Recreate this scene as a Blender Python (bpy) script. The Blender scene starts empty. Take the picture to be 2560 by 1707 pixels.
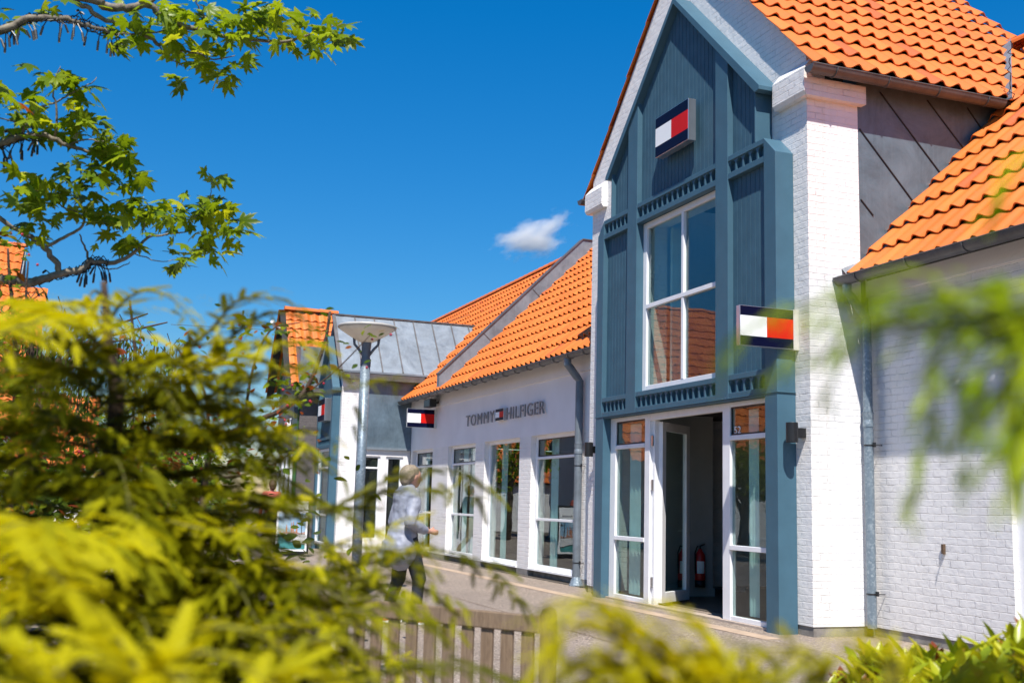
import bpy, bmesh, math, random
import numpy as np
from mathutils import Vector, Matrix
RND = random.Random(7)
SC = bpy.context.scene
COL = SC.collection
rad = math.radians
V3 = lambda *a: np.array(a, float)

# ---------------------------------------------------------------- camera
CAM = V3(0, 0, 1.32)
FPX = 2769.7
yaw, pitch, roll = -1.20973635, 0.144864824, 0.026689825
cy_, sy_, cp_, sp_ = math.cos(yaw), math.sin(yaw), math.cos(pitch), math.sin(pitch)
FW = V3(sy_*cp_, cy_*cp_, sp_); r0 = V3(cy_, -sy_, 0); u0 = np.cross(r0, FW)
RT = math.cos(roll)*r0 + math.sin(roll)*u0
UP = -math.sin(roll)*r0 + math.cos(roll)*u0
cd = bpy.data.cameras.new('camera'); cam = bpy.data.objects.new('camera', cd); COL.objects.link(cam)
M = Matrix.Identity(4)
for i in range(3):
    M[i][0] = RT[i]; M[i][1] = UP[i]; M[i][2] = -FW[i]; M[i][3] = CAM[i]
cam.matrix_world = M
cd.sensor_width = 36; cd.lens = 36*FPX/2560; cd.clip_start = .05; cd.clip_end = 3000
cd.dof.use_dof = True; cd.dof.focus_distance = 14.5; cd.dof.aperture_fstop = 3.6
SC.camera = cam

def at(px, py, d):
    """world point at distance d (m) along the sight line of view pixel (2352x1568 grid)"""
    v = FW*FPX + RT*(px*1.08844-1280) - UP*(py*1.08865-853.5)
    return CAM + v/np.linalg.norm(v)*d

# ---------------------------------------------------------------- tagging
def tag(o, label=None, cat=None, group=None, kind=None):
    if label: o['label'] = label
    if cat: o['category'] = cat
    if group: o['group'] = group
    if kind: o['kind'] = kind
    return o
def thing(name, label, cat, loc=(0, 0, 0), group=None):
    o = bpy.data.objects.new(name, None); COL.objects.link(o)
    o.location = loc; o.empty_display_size = .2
    return tag(o, label, cat, group)
def link(name, me, mat, parent):
    o = bpy.data.objects.new(name, me); COL.objects.link(o)
    if mat: me.materials.append(mat)
    if parent:
        o.parent = parent
        if parent.type == 'EMPTY':
            o.matrix_parent_inverse = Matrix.Translation(Vector(parent.location)).inverted()
    return o

# ---------------------------------------------------------------- mesh builder
class MB:
    def __init__(s): s.v = []; s.f = []
    def add(s, vs, fs):
        n = len(s.v); s.v += [tuple(map(float, p)) for p in vs]; s.f += [tuple(i+n for i in f) for f in fs]; return s
    def box(s, x0, x1, y0, y1, z0, z1):
        return s.add([(x, y, z) for x in (x0, x1) for y in (y0, y1) for z in (z0, z1)],
                     [(0, 1, 3, 2), (4, 6, 7, 5), (0, 4, 5, 1), (2, 3, 7, 6), (0, 2, 6, 4), (1, 5, 7, 3)])
    def bar(s, p, q, w, h, up=(0, 0, 1)):
        p = np.array(p, float); q = np.array(q, float); d = q-p; d /= np.linalg.norm(d)
        a = np.cross(d, up); a /= np.linalg.norm(a); b = np.cross(a, d)
        vs = [e + a*i*w/2 + b*j*h/2 for e in (p, q) for i, j in ((-1, -1), (1, -1), (1, 1), (-1, 1))]
        return s.add(vs, [(0, 1, 2, 3), (7, 6, 5, 4), (0, 4, 5, 1), (1, 5, 6, 2), (2, 6, 7, 3), (3, 7, 4, 0)])
    def prism(s, poly, ax, a0, a1):
        n = len(poly)
        def P(q, a): return (q[0], a, q[1]) if ax == 'y' else ((a, q[0], q[1]) if ax == 'x' else (q[0], q[1], a))
        vs = [P(q, a0) for q in poly]+[P(q, a1) for q in poly]
        return s.add(vs, [tuple(range(n)), tuple(range(2*n-1, n-1, -1))]+[(i, i+n, (i+1) % n+n, (i+1) % n) for i in range(n)])
    def tube(s, pts, r, n=8, cap=True):
        pts = [np.array(p, float) for p in pts]; k = len(pts)
        rr = [r]*k if isinstance(r, (int, float)) else r
        base = len(s.v); prev = None
        for i, p in enumerate(pts):
            t = pts[min(i+1, k-1)]-pts[max(i-1, 0)]; t = t/(np.linalg.norm(t)+1e-9)
            if prev is None:
                a = np.cross(t, (0, 0, 1) if abs(t[2]) < .9 else (1, 0, 0))
            else: a = prev-t*(prev@t)
            a = a/(np.linalg.norm(a)+1e-9); prev = a; b = np.cross(t, a)
            for j in range(n):
                th = 2*math.pi*j/n; s.v.append(tuple(p+rr[i]*(a*math.cos(th)+b*math.sin(th))))
        for i in range(k-1):
            for j in range(n):
                a0 = base+i*n+j; a1 = base+i*n+(j+1) % n
                s.f.append((a0, a1, a1+n, a0+n))
        if cap:
            s.f.append(tuple(base+j for j in reversed(range(n)))); s.f.append(tuple(base+(k-1)*n+j for j in range(n)))
        return s
    def lathe(s, prof, c, n=24):
        base = len(s.v); k = len(prof)
        for r, z in prof:
            for j in range(n):
                th = 2*math.pi*j/n; s.v.append((c[0]+r*math.cos(th), c[1]+r*math.sin(th), c[2]+z))
        for i in range(k-1):
            for j in range(n):
                a0 = base+i*n+j; a1 = base+i*n+(j+1) % n
                s.f.append((a0, a1, a1+n, a0+n))
        return s
    def ball(s, c, r, n=8, m=6):
        return s.lathe([(r*math.sin(math.pi*i/m)+1e-4, -r*math.cos(math.pi*i/m)) for i in range(m+1)], c, n)
    def build(s, name, mat, parent=None, smooth=False, bevel=0, cuts=()):
        me = bpy.data.meshes.new(name); me.from_pydata(s.v, [], s.f)
        bm = bmesh.new(); bm.from_mesh(me)
        bmesh.ops.recalc_face_normals(bm, faces=bm.faces)
        for co, no in cuts:
            bmesh.ops.bisect_plane(bm, geom=bm.verts[:]+bm.edges[:]+bm.faces[:], plane_co=co, plane_no=no, clear_outer=True)
        bm.to_mesh(me); bm.free()
        if smooth:
            me.polygons.foreach_set('use_smooth', [True]*len(me.polygons))
        me.update()
        o = link(name, me, mat, parent)
        if bevel:
            b = o.modifiers.new('b', 'BEVEL'); b.width = bevel; b.segments = 2; b.limit_method = 'ANGLE'; b.harden_normals = False
        return o

def build_split(m, name, mat, parent, **kw):
    """each loose piece of the builder becomes a mesh object of its own"""
    n = len(m.v); par = list(range(n))
    def fd(i):
        while par[i] != i: par[i] = par[par[i]]; i = par[i]
        return i
    for f in m.f:
        a = fd(f[0])
        for j in f[1:]: par[fd(j)] = a
    gr = {}
    for f in m.f: gr.setdefault(fd(f[0]), []).append(f)
    out = []
    for fs in gr.values():
        ids = sorted({i for f in fs for i in f}); mp = {i: k for k, i in enumerate(ids)}; q = MB()
        q.v = [m.v[i] for i in ids]; q.f = [tuple(mp[i] for i in f) for f in fs]; out.append(q.build(name, mat, parent, **kw))
    return out
# ---------------------------------------------------------------- materials
class NT:
    def __init__(s, name):
        s.m = bpy.data.materials.new(name); s.m.use_nodes = True; s.t = s.m.node_tree; s.t.nodes.clear()
        s.out = s.n('ShaderNodeOutputMaterial'); s.co = None
    def n(s, typ, **kw):
        nd = s.t.nodes.new(typ)
        for k, v in kw.items():
            if k in nd.inputs.keys(): nd.inputs[k].default_value = v
            else: setattr(nd, k, v)
        return nd
    def l(s, a, b): s.t.links.new(a, b)
    def coord(s):
        if s.co is None: s.co = s.n('ShaderNodeTexCoord').outputs['Object']
        return s.co
    def noise(s, scale, detail=4, rough=.55, vec=None, dist=0):
        nd = s.n('ShaderNodeTexNoise'); nd.inputs['Scale'].default_value = scale; nd.inputs['Detail'].default_value = detail
        nd.inputs['Roughness'].default_value = rough; nd.inputs['Distortion'].default_value = dist
        s.l(vec or s.coord(), nd.inputs['Vector']); return nd.outputs['Fac']
    def ramp(s, fac, stops):
        nd = s.n('ShaderNodeValToRGB'); e = nd.color_ramp.elements
        while len(e) < len(stops): e.new(.5)
        for i, (p, c) in enumerate(stops): e[i].position = p; e[i].color = (*c, 1) if len(c) == 3 else c
        s.l(fac, nd.inputs['Fac']); return nd.outputs['Color']
    def math(s, op, a, b=None):
        nd = s.n('ShaderNodeMath'); nd.operation = op
        for i, x in enumerate((a, b)):
            if x is None: continue
            if isinstance(x, (int, float)): nd.inputs[i].default_value = x
            else: s.l(x, nd.inputs[i])
        return nd.outputs[0]
    def mix(s, f, a, b, mode='MIX'):
        nd = s.n('ShaderNodeMix'); nd.data_type = 'RGBA'; nd.blend_type = mode
        for sock, x in ((nd.inputs[0], f), (nd.inputs[6], a), (nd.inputs[7], b)):
            if isinstance(x, (int, float)): sock.default_value = x
            elif isinstance(x, tuple): sock.default_value = (*x, 1)
            else: s.l(x, sock)
        return nd.outputs[2]
    def bump(s, h, dist=.01, strength=1, nrm=None):
        nd = s.n('ShaderNodeBump'); nd.inputs['Distance'].default_value = dist; nd.inputs['Strength'].default_value = strength
        s.l(h, nd.inputs['Height'])
        if nrm: s.l(nrm, nd.inputs['Normal'])
        return nd.outputs['Normal']
    def bsdf(s, col, rough=.6, nrm=None, metal=0, spec=None):
        b = s.n('ShaderNodeBsdfPrincipled')
        for k, x in (('Base Color', col), ('Roughness', rough)):
            if isinstance(x, tuple): b.inputs[k].default_value = (*x, 1)
            elif isinstance(x, (int, float)): b.inputs[k].default_value = x
            else: s.l(x, b.inputs[k])
        b.inputs['Metallic'].default_value = metal
        if spec is not None: b.inputs['Specular IOR Level'].default_value = spec
        if nrm: s.l(nrm, b.inputs['Normal'])
        return b
    def done(s, sh): s.l(sh.outputs[0], s.out.inputs['Surface']); return s.m

def m_plain(name, col, rough=.6, metal=0, var=.12, scale=6, bump=0, bscale=60, spec=None):
    t = NT(name)
    lo = tuple(c*(1-var) for c in col); hi = tuple(min(1, c*(1+var)) for c in col)
    c = t.ramp(t.noise(scale, 5), [(.3, lo), (.7, hi)])
    nrm = t.bump(t.noise(bscale, 3), bump) if bump else None
    return t.done(t.bsdf(c, rough, nrm, metal, spec))

def m_brick(name, col, grime=.1, mortar=1.0):
    t = NT(name); sx = t.n('ShaderNodeSeparateXYZ'); t.l(t.coord(), sx.inputs[0])
    wob = t.noise(3.5, 3); wob2 = t.noise(14, 3)
    u = t.math('ADD', sx.outputs[0], sx.outputs[1])
    u = t.math('ADD', u, t.math('MULTIPLY', wob2, .03))
    v = t.math('ADD', sx.outputs[2], t.math('MULTIPLY', wob, .022))
    v = t.math('ADD', v, t.math('MULTIPLY', wob2, .012))
    cb = t.n('ShaderNodeCombineXYZ'); t.l(u, cb.inputs[0]); t.l(v, cb.inputs[1])
    b = t.n('ShaderNodeTexBrick'); t.l(cb.outputs[0], b.inputs['Vector'])
    b.inputs['Scale'].default_value = 1; b.inputs['Brick Width'].default_value = .205; b.inputs['Row Height'].default_value = .0745
    b.inputs['Mortar Size'].default_value = .006; b.inputs['Mortar Smooth'].default_value = .6
    b.inputs['Color1'].default_value = (.35, .35, .35, 1); b.inputs['Color2'].default_value = (.75, .75, .75, 1); b.inputs['Mortar'].default_value = (0, 0, 0, 1)
    msk = t.math('MULTIPLY', b.outputs['Fac'], t.ramp(t.noise(5, 4), [(.5, (.10,)*3), (.72, (1,)*3)]))
    h = t.math('SUBTRACT', t.math('MULTIPLY', t.noise(11, 5, .6), 1.1), t.math('MULTIPLY', msk, 1.3*mortar))
    h = t.math('ADD', h, t.math('MULTIPLY', t.n('ShaderNodeRGBToBW').outputs[0], 0))
    bw = t.n('ShaderNodeRGBToBW'); t.l(b.outputs['Color'], bw.inputs[0])
    h = t.math('ADD', h, t.math('MULTIPLY', bw.outputs[0], .5))
    h = t.math('ADD', h, t.math('MULTIPLY', t.noise(70, 3), .18))
    nrm = t.bump(h, .009, .9)
    c = t.ramp(t.noise(1.3, 6, .65), [(.3, tuple(x*(1-grime) for x in col)), (.6, col)])
    mp = t.n('ShaderNodeMapping'); t.l(t.coord(), mp.inputs[0]); mp.inputs['Scale'].default_value = (5, 5, .35)
    c = t.mix(t.ramp(t.noise(1.5, 5, .7, vec=mp.outputs[0]), [(.52, (0,)*3), (.78, (.30,)*3)]), c, tuple(x*.66 for x in col))
    c = t.mix(t.math('MULTIPLY', msk, .06), c, tuple(x*.55 for x in col))
    return t.done(t.bsdf(c, .62, nrm))

def m_tile():
    t = NT('clay_tile')
    a = t.n('ShaderNodeAttribute'); a.attribute_name = 'var'
    c = t.ramp(a.outputs['Fac'], [(0, (.56, .125, .014)), (.5, (.63, .152, .018)), (.94, (.69, .18, .026)), (1, (.46, .10, .02))])
    c = t.mix(t.ramp(t.noise(9, 6, .7), [(.48, (0,)*3), (.8, (.45,)*3)]), c, (.44, .11, .03))
    c = t.mix(t.ramp(t.noise(38, 4, .7), [(.6, (0,)*3), (.72, (.6,)*3)]), c, (.35, .19, .10))
    return t.done(t.bsdf(c, .55, t.bump(t.noise(90, 3), .002)))

def m_zinc(name='zinc', col=(.125, .175, .215), rough=.42):
    t = NT(name)
    c = t.ramp(t.noise(1.6, 6, .7, dist=.6), [(.3, tuple(x*.62 for x in col)), (.52, col), (.72, tuple(x*1.3 for x in col))])
    mp = t.n('ShaderNodeMapping'); t.l(t.coord(), mp.inputs[0]); mp.inputs['Scale'].default_value = (6, 6, .5)
    st = t.noise(4, 5, .7, vec=mp.outputs[0])
    c = t.mix(t.ramp(st, [(.5, (0,)*3), (.75, (.35,)*3)]), c, tuple(x*1.4 for x in col))
    r = t.ramp(t.noise(5, 4), [(.3, (rough-.08,)*3), (.7, (rough+.15,)*3)])
    return t.done(t.bsdf(c, r, t.bump(t.noise(2.2, 3), .02, .5), .3))

def m_galv():
    t = NT('galvanised_steel'); vo = t.n('ShaderNodeTexVoronoi'); vo.inputs['Scale'].default_value = 45; t.l(t.coord(), vo.inputs['Vector'])
    bw = t.n('ShaderNodeRGBToBW'); t.l(vo.outputs['Color'], bw.inputs[0])
    c = t.ramp(bw.outputs[0], [(.2, (.15, .20, .245)), (.6, (.21, .265, .31)), (.9, (.42, .48, .52))])
    c = t.mix(t.noise(2.5, 5), c, (.17, .215, .255))
    return t.done(t.bsdf(c, .45, None, .35))

def m_glass(name='window_glass', tint=(.82, .9, .88), boost=1.15):
    t = NT(name); fr = t.n('ShaderNodeLayerWeight'); fr.inputs['Blend'].default_value = .5
    nb = t.bump(t.noise(1.1, 2), .004, .5)
    gl = t.n('ShaderNodeBsdfGlossy'); gl.inputs['Roughness'].default_value = 0.0; gl.inputs['Color'].default_value = (.95, .97, 1, 1); t.l(nb, gl.inputs['Normal'])
    tr = t.n('ShaderNodeBsdfTransparent'); tr.inputs['Color'].default_value = (*tint, 1)
    mx = t.n('ShaderNodeMixShader'); f = t.math('MINIMUM', t.math('MULTIPLY', t.math('ADD', t.math('MULTIPLY', t.math('POWER', fr.outputs['Facing'], 5.0), .96), .04), boost), 1.0)
    t.l(f, mx.inputs[0]); t.l(tr.outputs[0], mx.inputs[1]); t.l(gl.outputs[0], mx.inputs[2])
    return t.done(mx)

def m_leaf(name, stops, rough=.5, trans=.45, attr='tint'):
    t = NT(name); a = t.n('ShaderNodeAttribute'); a.attribute_name = attr
    c = t.ramp(a.outputs['Fac'], stops)
    b = t.bsdf(c, rough, spec=.35 if rough < .45 else .12)
    tr = t.n('ShaderNodeBsdfTranslucent'); c2 = t.mix(1.0, c, (1.5, 1.35, .5), 'MULTIPLY'); t.l(c2, tr.inputs['Color'])
    mx = t.n('ShaderNodeMixShader'); mx.inputs[0].default_value = trans
    t.l(b.outputs[0], mx.inputs[1]); t.l(tr.outputs[0], mx.inputs[2])
    return t.done(mx)

def m_bark(name, a, b, scale=20):
    t = NT(name); c = t.ramp(t.noise(scale, 6, .7), [(.35, a), (.65, b)])
    return t.done(t.bsdf(c, .8, t.bump(t.noise(scale*2, 5), .006)))

def m_paving():
    t = NT('exposed_aggregate'); vo = t.n('ShaderNodeTexVoronoi'); vo.inputs['Scale'].default_value = 75; t.l(t.coord(), vo.inputs['Vector'])
    bw = t.n('ShaderNodeRGBToBW'); t.l(vo.outputs['Color'], bw.inputs[0])
    c = t.ramp(bw.outputs[0], [(.12, (.075, .056, .042)), (.4, (.21, .16, .122)), (.65, (.32, .25, .19)), (.88, (.58, .49, .40))])
    c = t.mix(t.ramp(t.noise(.9, 6, .7), [(.35, (.0,)*3), (.7, (.55,)*3)]), c, (.26, .21, .175))
    c = t.mix(t.ramp(t.noise(.35, 4), [(.4, (0,)*3), (.62, (.3,)*3)]), c, (.13, .105, .09))
    spot = t.n('ShaderNodeTexVoronoi'); spot.inputs['Scale'].default_value = 1.7; t.l(t.coord(), spot.inputs['Vector'])
    c = t.mix(t.ramp(spot.outputs['Distance'], [(.035, (.6,)*3), (.05, (0,)*3)]), c, (.09, .08, .07))
    return t.done(t.bsdf(c, .75, t.bump(vo.outputs['Distance'], .004)))

def m_wood():
    t = NT('weathered_teak'); mp = t.n('ShaderNodeMapping'); t.l(t.coord(), mp.inputs[0]); mp.inputs['Scale'].default_value = (22, 22, 2.2)
    g = t.noise(3, 6, .7, vec=mp.outputs[0], dist=1.2)
    c = t.ramp(g, [(.3, (.09, .052, .026)), (.5, (.2, .125, .07)), (.72, (.3, .21, .125))])
    c = t.mix(t.math('MULTIPLY', t.noise(4, 5), .7), c, (.17, .135, .10))
    return t.done(t.bsdf(c, .75, t.bump(g, .003)))

W_BRICK = m_brick('white_painted_brick', (.79, .765, .75), .09)
W_SMOOTH = m_plain('white_render', (.76, .735, .745), .6, var=.05, scale=1.5, bump=.002, bscale=30)
W_PAINT = m_plain('white_paint', (.82, .82, .82), .35, var=.03, scale=3)
W_PAINTB = m_plain('white_window_paint', (.78, .78, .8), .38, var=.05, scale=5)
W_BRICK2 = m_brick('white_painted_brick_washed_out', (.8, .79, .8), .03, .25)  # same paint as the front; sun glare put into fainter relief and grime
DARK_BRICK = m_brick('grey_brown_brick', (.115, .10, .10), .2, .5)
PLINTH = m_plain('concrete_plinth', (.24, .22, .2), .85, var=.35, scale=5, bump=.004)
TILE = m_tile()
UNDER = m_plain('roofing_felt', (.02, .018, .016), .9)
ZINC = m_zinc(); ZROOF = m_zinc('zinc_roof_sheet', (.19, .225, .26), .5)
ZGUT = m_zinc('gutter_zinc', (.115, .11, .11), .45)
GALV = m_galv()
BLUE = m_plain('blue_timber_paint', (.055, .122, .172), .5, spec=.22, var=.07, scale=4, bump=.0008, bscale=200)
BLUE2 = m_plain('blue_board_paint', (.048, .108, .155), .6, spec=.15, var=.1, scale=5, bump=.0012, bscale=120)
GREEN = m_plain('green_timber_paint', (.035, .11, .04), .4)
SLATE = m_plain('slate_board_paint', (.05, .075, .085), .45, var=.2)
GLASS = m_glass(); GLASSD = m_glass('door_glass', (.9, .95, .93), 1.2)
BLACK = m_plain('black_plastic', (.012, .012, .013), .4)
DKMET = m_plain('dark_metal', (.03, .03, .032), .4, .3)
ALU = m_plain('brushed_aluminium', (.62, .62, .63), .28, .9, var=.05)
NAVY = m_plain('navy_vinyl', (.002, .003, .022), .45, spec=.12, var=.05)
RED = m_plain('red_vinyl', (.62, .012, .008), .45, spec=.12, var=.04)
WHITE = m_plain('white_vinyl', (.86, .86, .86), .45, spec=.12, var=.02)
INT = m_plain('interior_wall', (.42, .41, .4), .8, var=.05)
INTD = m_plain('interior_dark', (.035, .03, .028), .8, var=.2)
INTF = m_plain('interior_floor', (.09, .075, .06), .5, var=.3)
BLIND = m_plain('cream_blind', (.75, .73, .66), .8, var=.03)
CURT = m_plain('pale_drape', (.62, .74, .72), .7, var=.08)
LEAD = m_plain('lead_flashing', (.2, .22, .24), .6, .3, var=.25)
LAMPW = m_plain('lamp_bowl_enamel', (.78, .72, .62), .4, var=.06)
LAMPG = m_plain('lamp_grey_paint', (.13, .14, .16), .45)
DKVERGE = m_plain('dark_verge_paint', (.015, .015, .016), .8)  # near-black paint of the dark gable's verge boards

# ---------------------------------------------------------------- world, sun
SUNV = V3(.6, -.25, 1.0); SUNV /= np.linalg.norm(SUNV)
el = math.asin(SUNV[2]); az = math.atan2(SUNV[0], SUNV[1])
w = bpy.data.worlds.new('World'); SC.world = w; w.use_nodes = True; nt = w.node_tree
bg = nt.nodes['Background']; sky = nt.nodes.new('ShaderNodeTexSky'); sky.sky_type = 'NISHITA'; sky.sun_disc = False
sky.sun_elevation = el; sky.sun_rotation = az; sky.air_density = 1.3; sky.dust_density = .0; sky.ozone_density = 3.5; sky.altitude = 0
hs = nt.nodes.new('ShaderNodeHueSaturation'); hs.inputs['Saturation'].default_value = 1.3
nt.links.new(sky.outputs[0], hs.inputs['Color']); tm = nt.nodes.new('ShaderNodeMix'); tm.data_type = 'RGBA'; tm.blend_type = 'MULTIPLY'; tm.inputs[0].default_value = 1; 
wc = nt.nodes.new('ShaderNodeTexCoord'); ws = nt.nodes.new('ShaderNodeSeparateXYZ'); nt.links.new(wc.outputs['Generated'], ws.inputs[0])
wr_ = nt.nodes.new('ShaderNodeValToRGB'); nt.links.new(ws.outputs[2], wr_.inputs[0]); we = wr_.color_ramp.elements; we.new(.2)
for e_, (p_, c_) in zip(we, ((0.0, (.66, .63, .74)), (.17, (.30, .67, .95)), (.42, (.04, .76, 1.07)))): e_.position = p_; e_.color = (*c_, 1)
nt.links.new(wr_.outputs[0], tm.inputs[7])
nt.links.new(hs.outputs[0], tm.inputs[6]); nt.links.new(tm.outputs[2], bg.inputs['Color'])
bg.inputs['Strength'].default_value = .082
sl = bpy.data.lights.new('sun', 'SUN'); sl.energy = 5.0; sl.angle = rad(.53); sl.color = (1, .95, .87)
so = bpy.data.objects.new('sun', sl); COL.objects.link(so); so.location = (5, -5, 30)
so.rotation_euler = Vector(SUNV).to_track_quat('Z', 'Y').to_euler()
SC.view_settings.view_transform = 'Standard'; SC.view_settings.look = 'None'; SC.view_settings.exposure = .6; SC.view_settings.gamma = 1
SC.cycles.use_denoising = True
try: SC.cycles.denoiser = 'OPENIMAGEDENOISE'
except Exception: pass
SC.cycles.max_bounces = 8; SC.cycles.transparent_max_bounces = 16; SC.cycles.transmission_bounces = 4
SC.cycles.use_light_tree = True; SC.cycles.sample_clamp_indirect = 6

# ---------------------------------------------------------------- ground
PAVE = m_paving()
g = MB().add([(-400, -300, 0), (300, -300, 0), (300, 300, 0), (-400, 300, 0)], [(0, 1, 2, 3)]).build('ground', m_plain('soil', (.09, .07, .05), .9, var=.4, scale=2)); tag(g, kind='structure')
pv = MB().add([(-60, -1.2, .004), (-3.2, -1.2, .004), (-3.2, 9.0, .004), (-60, 9.0, .004)], [(0, 1, 2, 3)]).build('pavement', PAVE); tag(pv, kind='structure')
jt = MB()
for x in (-9.1, -12.4, -15.7, -19, -22.3, -25.6): jt.add([(x, -1.2, .008), (x+.012, -1.2, .008), (x+.012, 6.6, .008), (x, 6.6, .008)], [(0, 1, 2, 3)])
for y in (4.9, 6.62): jt.add([(-30, y, .0085), (-4, y, .0085), (-4, y+.012, .0085), (-30, y+.012, .0085)], [(0, 1, 2, 3)])
tag(jt.build('pavement_joint', m_plain('joint_filler', (.2, .13, .08), .9)), kind='structure')
tag(MB().add([(-28, 6.64, .006), (-10, 6.64, .006), (-10, 6.86, .006), (-28, 6.86, .006)], [(0, 1, 2, 3)])
    .build('pavement_edging', m_plain('sandstone_edging', (.42, .31, .22), .8, var=.2)), kind='structure')

# ---------------------------------------------------------------- pantile roofs
def tiles(name, O, U, V, width, length, parent, tw=.235, gauge=.43, seg=8, cuts=(), seed=0, under=True):
    O, U, V = (np.array(a, float) for a in (O, U, V)); V = V/np.linalg.norm(V); N = np.cross(U, V)
    if N[2] < 0: N = -N
    rnd = np.random.RandomState(seed)
    nc = int(math.ceil(length/gauge)); ntl = int(math.ceil(width/tw)); vs = []; fs = []; var = []
    def wave(t): return .062*(0.5+0.5*math.cos(2*math.pi*(t-.5)))**1.5
    for c in range(nc):
        v0 = c*gauge; v1 = min(length, (c+1)*gauge+.05)
        for k in range(ntl):
            jx = rnd.uniform(-.004, .004); jv = rnd.uniform(-.006, .006); jh = rnd.uniform(-.003, .004)
            b = len(vs)
            for s_ in range(seg+1):
                t = s_/seg; u = (k+t)*tw+jx
                h = wave(t)
                # slightly asymmetric roll
                p = O+U*u
                vs.append(p+V*(v0+jv)+N*(h+.010+jh)); vs.append(p+V*(v0+jv)+N*(h+.026+jh)); vs.append(p+V*v1+N*(h*.42+.002))
            for s_ in range(seg):
                a = b+3*s_
                fs.append((a, a+3, a+4, a+1)); fs.append((a+1, a+4, a+5, a+2))
            if True:
                fs.append((b, b+1, b+2)); e = b+3*seg; fs.append((e, e+2, e+1))
            val = rnd.uniform(0, .9) if rnd.rand() > .03 else 1.0
            var += [val]*(2*seg+2)
    me = bpy.data.meshes.new(name); me.from_pydata([tuple(p) for p in vs], [], fs)
    at_ = me.attributes.new('var', 'FLOAT', 'FACE'); at_.data.foreach_set('value', var)
    me.polygons.foreach_set('use_smooth', [True]*len(me.polygons))
    bm = bmesh.new(); bm.from_mesh(me)
    for co, no in cuts:
        bmesh.ops.bisect_plane(bm, geom=bm.verts[:]+bm.edges[:]+bm.faces[:], plane_co=co, plane_no=no, clear_outer=True)
    bm.to_mesh(me); bm.free()
    o = link(name, me, TILE, parent)
    em = o.modifiers.new('e', 'EDGE_SPLIT'); em.split_angle = rad(50)
    if under:
        m = MB(); q = [O+U*.3, O+U*(width-.3), O+U*(width-.3)+V*length, O+V*length]
        m.add([p-N*.012 for p in q]+[p-N*.09 for p in q], [(0, 1, 2, 3), (7, 6, 5, 4), (0, 4, 5, 1), (1, 5, 6, 2), (2, 6, 7, 3), (3, 7, 4, 0)])
        uo = m.build('roof_underlay', UNDER, o, cuts=cuts)
    return o
def ridge_tiles(p, q, parent, r=.11, step=.38, name='ridge_tiles'):
    p = np.array(p, float); q = np.array(q, float); L = np.linalg.norm(q-p); d = (q-p)/L
    s_ = np.cross(d, (0, 0, 1)); s_ /= np.linalg.norm(s_); up = np.cross(s_, d); n = int(L/step)
    vs = []; fs = []; var = []
    for k in range(n):
        b = len(vs); a0 = p+d*k*L/n; a1 = p+d*((k+1)*L/n+.04)
        for a_, rr in ((a0, r*1.12), (a1, r*.95)):
            for j in range(9):
                th = math.pi*j/8; vs.append(a_+s_*rr*math.cos(th)*1.05+up*(rr*math.sin(th)-.04))
        for j in range(8): fs.append((b+j, b+j+1, b+j+10, b+j+9)); var.append(.2+.1*(k % 5))
        fs.append(tuple(b+j for j in range(9))); var.append(.4)
    me = bpy.data.meshes.new(name); me.from_pydata([tuple(x) for x in vs], [], fs)
    a = me.attributes.new('var', 'FLOAT', 'FACE'); a.data.foreach_set('value', var)
    return link(name, me, TILE, parent)
def gutter(p, q, parent, r=.075, bracket=.75, mat=None, out=(0, -1, 0), name='gutter'):
    """half round gutter from p to q; p,q at the lip height, centre line"""
    p = np.array(p, float); q = np.array(q, float); d = (q-p)/np.linalg.norm(q-p); o_ = np.array(out, float); m = MB()
    prof = []
    for j in range(13):
        th = math.pi*j/12; prof.append((r*math.cos(th), -r*math.sin(th)))
    prof2 = [(a*.92, b*.92) for a, b in reversed(prof)]
    P = prof+prof2; n = len(P)
    vs = [e+o_*a+V3(0, 0, b) for e in (p, q) for a, b in P]
    m.add(vs, [(i, (i+1) % n, (i+1) % n+n, i+n) for i in range(n)])
    for e in (p, q):
        m.add([e+o_*a+V3(0, 0, b) for a, b in prof], [tuple(range(13))])
    m.tube([p+o_*r, q+o_*r], .009, 8)
    k = int(np.linalg.norm(q-p)/bracket)
    for i in range(k+1):
        c = p+d*(bracket*.45+i*bracket)
        if (c-q)@d > 0: break
        m.tube([c+o_*(r+.006)*math.cos(t)+V3(0, 0, -(r+.006)*math.sin(t)) for t in [math.pi*j/8 for j in range(9)]], .008, 6)
    return m.build(name, mat or ZGUT, parent, smooth=False)

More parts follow.
